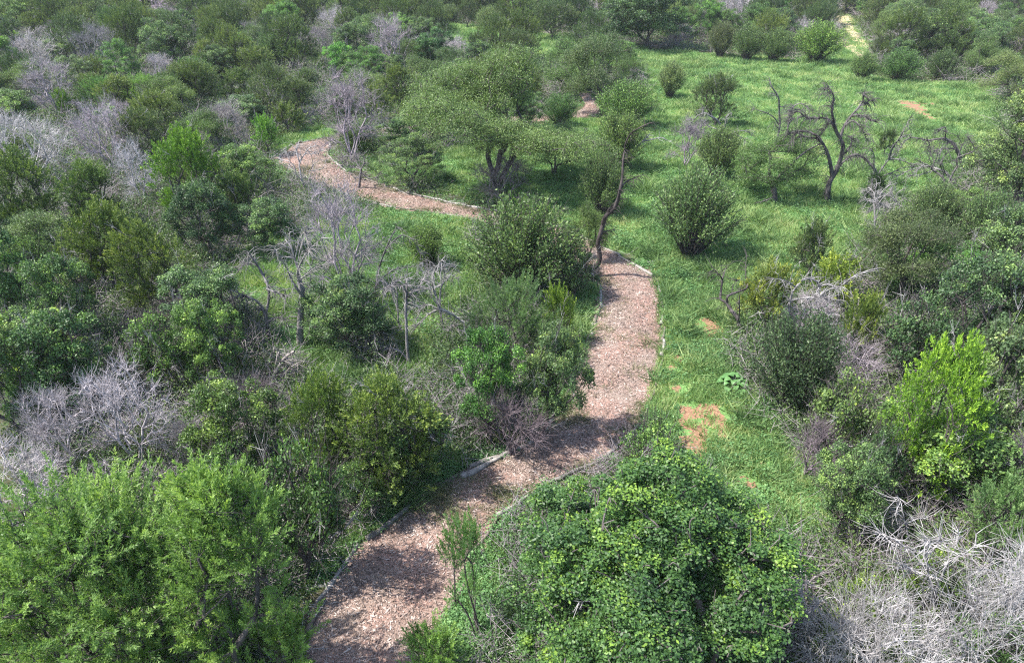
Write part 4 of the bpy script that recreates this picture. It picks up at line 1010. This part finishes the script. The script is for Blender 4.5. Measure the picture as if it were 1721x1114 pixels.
SN['D2'] = snag((915, 425), [L(5, 4, '915,430 917,418 918,406 920,396'), L(3, 1.2, '920,396 930,382 938,365 945,352'), L(2.5, .8, '920,398 912,385 908,372'), L(2, .8, '930,382 940,380 948,372')], 'short dark forked dead stem poking out behind the wide brush', wt=(.5, .5, .5), seed=19, twigs=1)
SN['D3'] = snag((1120, 165), [L(2.5, 1, '1121,166 1122,150 1125,135 1131,120 1130,105')], 'thin bare stem sticking up from the small brush at the meadow edge', wt=(.5, .5, .5), seed=20, twigs=2)
SN['D4'] = snag((1032, 285), [L(4, 2.5, '1030,287 1040,275 1055,262 1068,250 1080,238 1092,225'), L(2.5, 1, '1055,262 1060,245 1062,232'), L(2.5, .8, '1080,238 1095,235 1110,232 1125,238')], 'pale leaning dead sticks in front of the brush right of the mesquite', mat='deadwood', wt=(.9, .9, .9), seed=21, twigs=2)
SN['D5'] = snag((962, 258), [L(7, 4, '962,260 960,250 958,243'), L(3, 1.5, '962,250 972,242 985,232 994,228'), L(2.5, 1, '980,236 982,225 985,218')], 'short dark broken stump right of the large mesquite', wt=(.7, .7, .7), seed=22, twigs=0)
SN['D6'] = snag((1302, 342), [L(9, 5, '1302,344 1303,330 1302,318 1303,305'), L(3, 1, '1302,330 1290,336 1270,342'), L(6, 3, '1303,305 1315,290 1330,276 1345,262'), L(4, 1.5, '1345,262 1362,250 1378,243')], 'thick dark leaning trunk inside the low green tree of the meadow', wt=(.7, .68, .68), seed=23, twigs=1)
# big pale limbs in the bottom right tangle
SN['B1'] = snag((1390, 1100), [L(7, 4, '1400,1110 1380,1080 1365,1055 1358,1030'), L(3.5, 1.2, '1358,1030 1350,1005 1348,980 1345,955'), L(3, 1, '1365,1055 1340,1040 1325,1020 1315,1000'), L(3, 1, '1380,1080 1350,1065 1310,1055 1285,1050'), L(3, 1, '1358,1030 1372,1018 1380,1010')], 'bleached fan of long bare limbs beside the vine covered oak', mat='deadwood', wt=(1.1, 1.1, 1.1), seed=24, twigs=6, droop=0, twr=.007)
SN['B2'] = snag((1560, 1070), [L(8, 5, '1550,1085 1560,1040 1568,1005 1580,975'), L(4, 1.5, '1580,975 1592,945 1605,920 1612,895'), L(4, 1.5, '1568,1005 1560,960 1558,930 1562,905'), L(4, 1, '1580,975 1540,960 1520,950 1510,945'), L(3, 1, '1592,945 1620,930 1640,915'), L(3, 1, '1560,960 1530,925 1500,905 1480,895'), L(3, 1, '1558,930 1575,915 1580,905')], 'tallest bleached dead tree with branching limbs in the bottom right corner', mat='deadwood', wt=(1.1, 1.1, 1.1), seed=25, twigs=6, droop=0, twr=.007)
SN['B3'] = snag((1535, 930), [L(5, 3, '1530,940 1526,915 1524,890 1518,870'), L(2.5, 1, '1518,870 1515,850 1510,835'), L(2.5, 1, '1524,890 1505,885 1490,878'), L(2.5, 1, '1522,880 1540,872 1555,870'), L(2.5, .9, '1518,870 1504,858 1492,850')], 'slender bleached sapling above the tall bleached tangle', mat='deadwood', wt=(1.1, 1.1, 1.1), seed=26, twigs=5, droop=-.1, twr=.006)
SN['B4'] = snag((1690, 1080), [L(6, 4, '1680,1100 1690,1060 1700,1020 1690,985'), L(4, 1.5, '1690,985 1700,955 1715,935 1721,920'), L(4, 1, '1690,985 1670,960 1650,955'), L(3, 1, '1700,1020 1670,1010 1650,1015')], 'bleached dead tree with crossing limbs at the right edge, low down', mat='deadwood', wt=(1.1, 1.1, 1.1), seed=27, twigs=6, droop=0, twr=.007)
for k, v_ in SN.items(): PLACED.append((v_.location.x, v_.location.y, .5))
REF += [('the tall dark dead tree', 1395, 250, 0), ('the leaning dark trunk', 1010, 400, 0), ('the forked dark snag', 1240, 510, 0), ('the pale tangled limbs', 1370, 490, 0), ('the thick grey trunk', 505, 530, 0), ('the straight dead trunk', 686, 550, 0)]

# ------------------------------------------------------------------ logs along the path edges
def log(a, b, rad, label, rng):
    a = np.array([*a, rad*.7]); b = np.array([*b, rad*.7])
    n = max(4, int(np.linalg.norm(b-a)/.35)); t = np.linspace(0, 1, n)[:, None]
    P = a*(1-t)+b*t+rng.normal(0, .03, (n, 3))*[1, 1, .35]
    R = rad*(1-.3*t[:, 0])*rng.uniform(.8, 1.15, n)
    tb = Tubes(); c = P[0].copy(); c[2] = 0
    tb.chain(P-c, R, 8, 2)
    for e, s in ((0, -1), (-1, 1)):           # closed ends
        d = unit((P[1]-P[0]) if e == 0 else (P[-1]-P[-2]))
        tb.prisms([P[e]-c], [P[e]-c+d*s*.012], R[e], R[e]*.02, 8)
    for _ in range(rng.integers(0, 3)):
        k = rng.integers(1, n-1); d = unit(rng.normal(size=3)*[1, 1, .3]+[0, 0, .5])
        tb.prisms([P[k]-c], [P[k]-c+d*rng.uniform(.12, .3)], rad*.35, rad*.15, 5)
    o = bpy.data.objects.new('edging_log', tb.mesh('edging_log', M['greybark'])); COL.objects.link(o); o.location = c
    o.color = random.choice([(1.3, 1.25, 1.2, 1), (1.0, .95, .9, 1), (.8, .7, .62, 1), (1.5, 1.45, 1.4, 1)])
    tagit(o, label, 'log', 'logs edging the path')
LOGS = []
rng = np.random.default_rng(9)
def edge_logs(pl, side):
    pts = [np.array(p) for p in pl]
    d = np.concatenate([[0], np.cumsum([np.linalg.norm(b-a) for a, b in zip(pts[:-1], pts[1:])])])
    P = np.array(pts); s = .3
    at = lambda q: np.array([np.interp(q, d, P[:, 0]), np.interp(q, d, P[:, 1])])
    while s < d[-1]-2:
        ln = rng.uniform(.7, 2.2)
        a, b_ = at(s)+rng.normal(0, .05, 2), at(min(s+ln, d[-1]))+rng.normal(0, .05, 2)
        x, y = proj([*((a+b_)/2), 0])
        if -20 < x < 1741 and -10 < y < 1125: LOGS.append((a, b_, rng.uniform(.055, .09), side, x, y))
        s += ln*rng.uniform(.97, 1.06)
outL = [p+(p-q)/np.linalg.norm(p-q)*.07 for p, q in zip(EL, ER)]; outR = [p+(p-q)/np.linalg.norm(p-q)*.07 for p, q in zip(ER, EL)]
k = int(np.argmin(np.hypot(*(EL-G(600, 330)[:2]).T))); 
edge_logs([p for p in outL if p[1] < 62], 'left'); edge_logs([p for p in outR if p[1] < 62], 'right')
ORD = ['first', 'second', 'third', 'fourth', 'fifth', 'sixth', 'seventh', 'eighth', 'ninth', 'tenth', 'eleventh', 'twelfth', 'thirteenth', 'fourteenth', 'fifteenth', 'sixteenth', 'seventeenth', 'eighteenth', 'nineteenth', 'twentieth']+['twenty-'+w for w in ('first', 'second', 'third', 'fourth', 'fifth', 'sixth', 'seventh', 'eighth', 'ninth')]
def ordinal(n):
    if n <= 29: return ORD[n-1]
    t_, u_ = divmod(n, 10)
    w_ = {3: ('thirtieth', 'thirty'), 4: ('fortieth', 'forty'), 5: ('fiftieth', 'fifty'), 6: ('sixtieth', 'sixty')}[t_]
    return w_[0] if u_ == 0 else w_[1]+'-'+ORD[u_-1]
cnt = {}
for a, b_, rad, side, x, y in LOGS:
    cnt[side] = cnt.get(side, 0)+1
    n_ = cnt[side]
    if n_ > 60: continue
    log(a, b_, rad, f'{ordinal(n_)} log from the photo bottom along the {side} edge of the mulch path', rng)
log(G(772, 806)[:2], G(846, 770)[:2], .10, 'thickest fallen log, reddish brown, on the left path edge where the path widens', rng)

# broad leaved weed
def broad_weed(p, label):
    r = np.random.default_rng(77)
    V = []; Fc = []; tb = Tubes(); T = []
    for j in range(24):
        a = j*2.4; q = .12+.42*(j/24)**.7*r.uniform(.8, 1.1); z = .42-.25*(j/24)+r.uniform(-.03, .05)
        c = np.array([cos(a)*q, sin(a)*q, z]); o = np.array([cos(a), sin(a), 0]); s_ = np.array([-sin(a), cos(a), 0])
        ln = r.uniform(.2, .3); n0 = len(V)
        prof = [(0, .0), (.12, .55), (.35, .85), (.6, .75), (.85, .35), (1, 0)]
        for t, w_ in prof:
            mid = c+o*ln*(t-.4)+np.array([0, 0, .05*sin(t*pi)-.07*t*t])
            V += [mid-s_*w_*ln*.55+[0, 0, .035*w_], mid, mid+s_*w_*ln*.55+[0, 0, .035*w_]]
        for k in range(5):
            i = n0+k*3; Fc += [(i, i+1, i+4, i+3), (i+1, i+2, i+5, i+4)]; T += [.3+.5*r.uniform()]*2
        tb.prisms([[0, 0, 0]], [c-o*ln*.4], .012, .008, 4)
    e = bpy.data.objects.new('broad_leaved_plant', None); COL.objects.link(e); e.location = p; e.scale = (1.0, 1.0, 1.0)
    tagit(e, label, 'plant')
    o = bpy.data.objects.new('leaves', build('broad_leaves', V, np.array(Fc), leafmat('broad_leaf', [(0, (.07, .18, .05)), (1, (.18, .34, .12))], .3, .45, False), T)); COL.objects.link(o); o.parent = e
    o = bpy.data.objects.new('stems', tb.mesh('stems', M['greybark'])); COL.objects.link(o); o.parent = e
broad_weed(G(1232, 650), 'pale green weed with broad leaves in the low herbs right of the path')

# ------------------------------------------------------------------ the rest of the woodland, plant by plant
NEARP = np.array([(x, y, r) for x, y, r in PLACED])
rng = np.random.default_rng(2024); random.seed(11)
cand = []
for _ in range(60000):
    y = sqrt(rng.uniform(9**2, 215**2)); x = rng.uniform(-1, 1)*(y*.77+6)
    cand.append((x, y))
cand = np.array(cand)
vis = abs(cand[:, 0]) < cand[:, 1]*.745+3.5
ok = vis & ~meadow_at(cand[:, 0], cand[:, 1]) & ~path_at(cand[:, 0], cand[:, 1])
# keep clear of the path edges and of open ground
EDGE = np.concatenate([EL, ER])
cand = cand[ok]
AUTO = []
placed = [tuple(p) for p in NEARP]
NAM = dict(jun='juniper', oak='oak', bro='brush', dead='dead shrub', snag='dead tree', mes='mesquite', fea='feathery shrub', yel='yellow green juniper')
taken = np.array(placed)
def blocked(x, y, R):
    d = np.hypot(taken[:, 0]-x, taken[:, 1]-y)
    return (d < (R+taken[:, 2])*np.where(y > 95, .62, .44)).any()
VIS = [(478, 262), (485, 275), (500, 285), (520, 298), (540, 310), (500, 250), (530, 243), (560, 320), (600, 325), (640, 330), (680, 342), (750, 355), (480, 235), (995, 172), (988, 165), (1415, 40), (1425, 55), (1436, 72), (540, 600), (600, 620), (760, 45), (790, 55), (930, 82)]
for x, y in cand:
    px, py = proj((x, y, 0))
    u = rng.uniform(); left = px < 560
    far = y > 85
    if left: kinds = [('jun', .42), ('oak', .66), ('dead', .78), ('snag', .83), ('bro', .91), ('fea', .93), ('mes', .98), ('yel', 1.)]
    elif px > 1250 and py > 380: kinds = [('jun', .1), ('oak', .75), ('dead', .85), ('bro', .93), ('mes', 1.)]
    else: kinds = [('jun', .35), ('oak', .72), ('dead', .82), ('bro', .9), ('mes', 1.)]
    k = next(a for a, c in kinds if u < c)
    R = rng.uniform(1.3, 2.3) if not far else rng.uniform(2.0, 3.0)
    if y > 118: R = rng.uniform(3.0, 4.4)
    if k in ('dead', 'snag'): R *= .8
    if k in ('bro', 'fea', 'yel'): R *= .7
    if blocked(x, y, R):
        R *= .6
        if y > 90 or blocked(x, y, R): continue
    if np.hypot(EDGE[:, 0]-x, EDGE[:, 1]-y).min() < R*.8+.2: continue
    c4 = np.array([[x+R*.6, y], [x-R*.6, y], [x, y+R*.6], [x, y-R*.6]])
    if meadow_at(c4[:, 0], c4[:, 1]).sum() > 0 and R > .8: continue
    H = R*rng.uniform(1.4, 2.0) if k not in ('bro', 'dead', 'snag') else R*rng.uniform(1.3, 1.8)
    if k == 'jun': H *= 1.15
    if y > 75: H *= 1.15
    tx, ty = proj((x, y, min(H, 6.8))); sc = ppm(py)
    if any(abs(vx-px) < R*sc*1.1 and ty-3 < vy < py+R*sc*.3 for vx, vy in VIS): continue
    AUTO.append((k, x, y, R, min(H, 6.8), px, py)); taken = np.vstack([taken, (x, y, R)])
    if len(AUTO) > 760: break
RF = [r for r in REF if r[0]]
TONES = {'jun': [((1, 1, 1), 'dark green'), ((1.25, 1.2, .85), 'olive green'), ((.85, .95, .95), 'deep green'), ((1.2, 1.2, .9), 'green')],
         'oak': [((.85, .95, .9), 'dark green'), ((1.1, 1.25, .85), 'leafy green'), ((.95, 1.05, 1.0), 'grey green'), ((1.15, 1.5, .85), 'bright green')],
         'mes': [((.9, 1, .95), 'grey green'), ((1, 1.1, .85), 'pale green')], 'bro': [((.75, .8, .75), 'olive'), ((.8, .95, .7), 'mid green')], 'fea': [((.65, .8, .7), 'soft green')],
         'yel': [((2.2, 2.4, .9), 'yellow green')], 'snag': [((1.5, 1.5, 1.5), 'pale bare'), ((.9, .9, .9), 'dark bare')],
         'dead': [((.95, .87, .95), 'lilac grey'), ((1.25, 1.2, 1.25), 'bleached'), ((.7, .66, .7), 'dark grey')]}
used = {}
for k, x, y, R, H, px, py in sorted(AUTO, key=lambda a: a[2]):
    tone, word = random.choice(TONES[k])
    topx, topy = proj((x, y, H*.6))
    base_w = NAM[k]
    best = None
    for ref in sorted(RF, key=lambda r: (r[1]-topx)**2+((r[2]-topy)*1.4)**2)[:7]:
        dx, dy = topx-ref[1], (topy-ref[2])
        ax, ay = abs(dx), abs(dy)*1.4
        nr = ('close ' if max(ax, ay) < 75 else '')
        if ax > 2*ay: rel = 'to the right of' if dx > 0 else 'to the left of'
        elif ay > 2*ax: rel = 'in front of' if dy > 0 else 'behind'
        else: rel = ('in front and ' if dy > 0 else 'behind and ')+('right of' if dx > 0 else 'left of')
        for sz in ('', 'small ' if R < 1.3 else 'broad ' if R > 2.6 else 'rounded '):
            lab = f'{sz}{word} {base_w} {nr}{rel} {ref[0]}'
            if len(lab.split()) < 4: lab = 'leafy '+lab
            if lab not in used and len(lab.split()) <= 16: best = lab; break
        if best: break
    if not best:
        best = f'{word} {base_w} in the packed far woodland at the top of the photo' if py < 110 else f'{word} {base_w} packed among its neighbours in the woodland'
    used[best] = 1
    plant(k, (x, y, 0), R, H, best, tint=None if k in ('dead', 'snag') else tone, wtint=tone if k in ('dead', 'snag') else None)
print('AUTO', len(AUTO), 'objects', len(bpy.data.objects))

# ------------------------------------------------------------------ the air
if HAZE:
    tb = Tubes()
    x0, x1, y0, y1, z0, z1 = -3100, 3100, -3100, 4100, -1.5, 17
    v = [(x, y, z) for z in (z0, z1) for x, y in ((x0, y0), (x1, y0), (x1, y1), (x0, y1))]
    me = build('haze', v, np.array([(3, 2, 1, 0), (4, 5, 6, 7), (0, 1, 5, 4), (1, 2, 6, 5), (2, 3, 7, 6), (3, 0, 4, 7)]))
    m = bpy.data.materials.new('air'); m.use_nodes = True; nt = m.node_tree
    nt.nodes.remove(nt.nodes['Principled BSDF'])
    pv = nt.nodes.new('ShaderNodeVolumePrincipled'); pv.inputs['Color'].default_value = (.80, .88, .95, 1); pv.inputs['Density'].default_value = HAZE
    nt.links.new(pv.outputs[0], nt.nodes['Material Output'].inputs['Volume'])
    me.materials.append(m)
    o = bpy.data.objects.new('haze', me); COL.objects.link(o); tagit(o, 'thin pale air over the whole landscape', 'haze', kind='stuff')
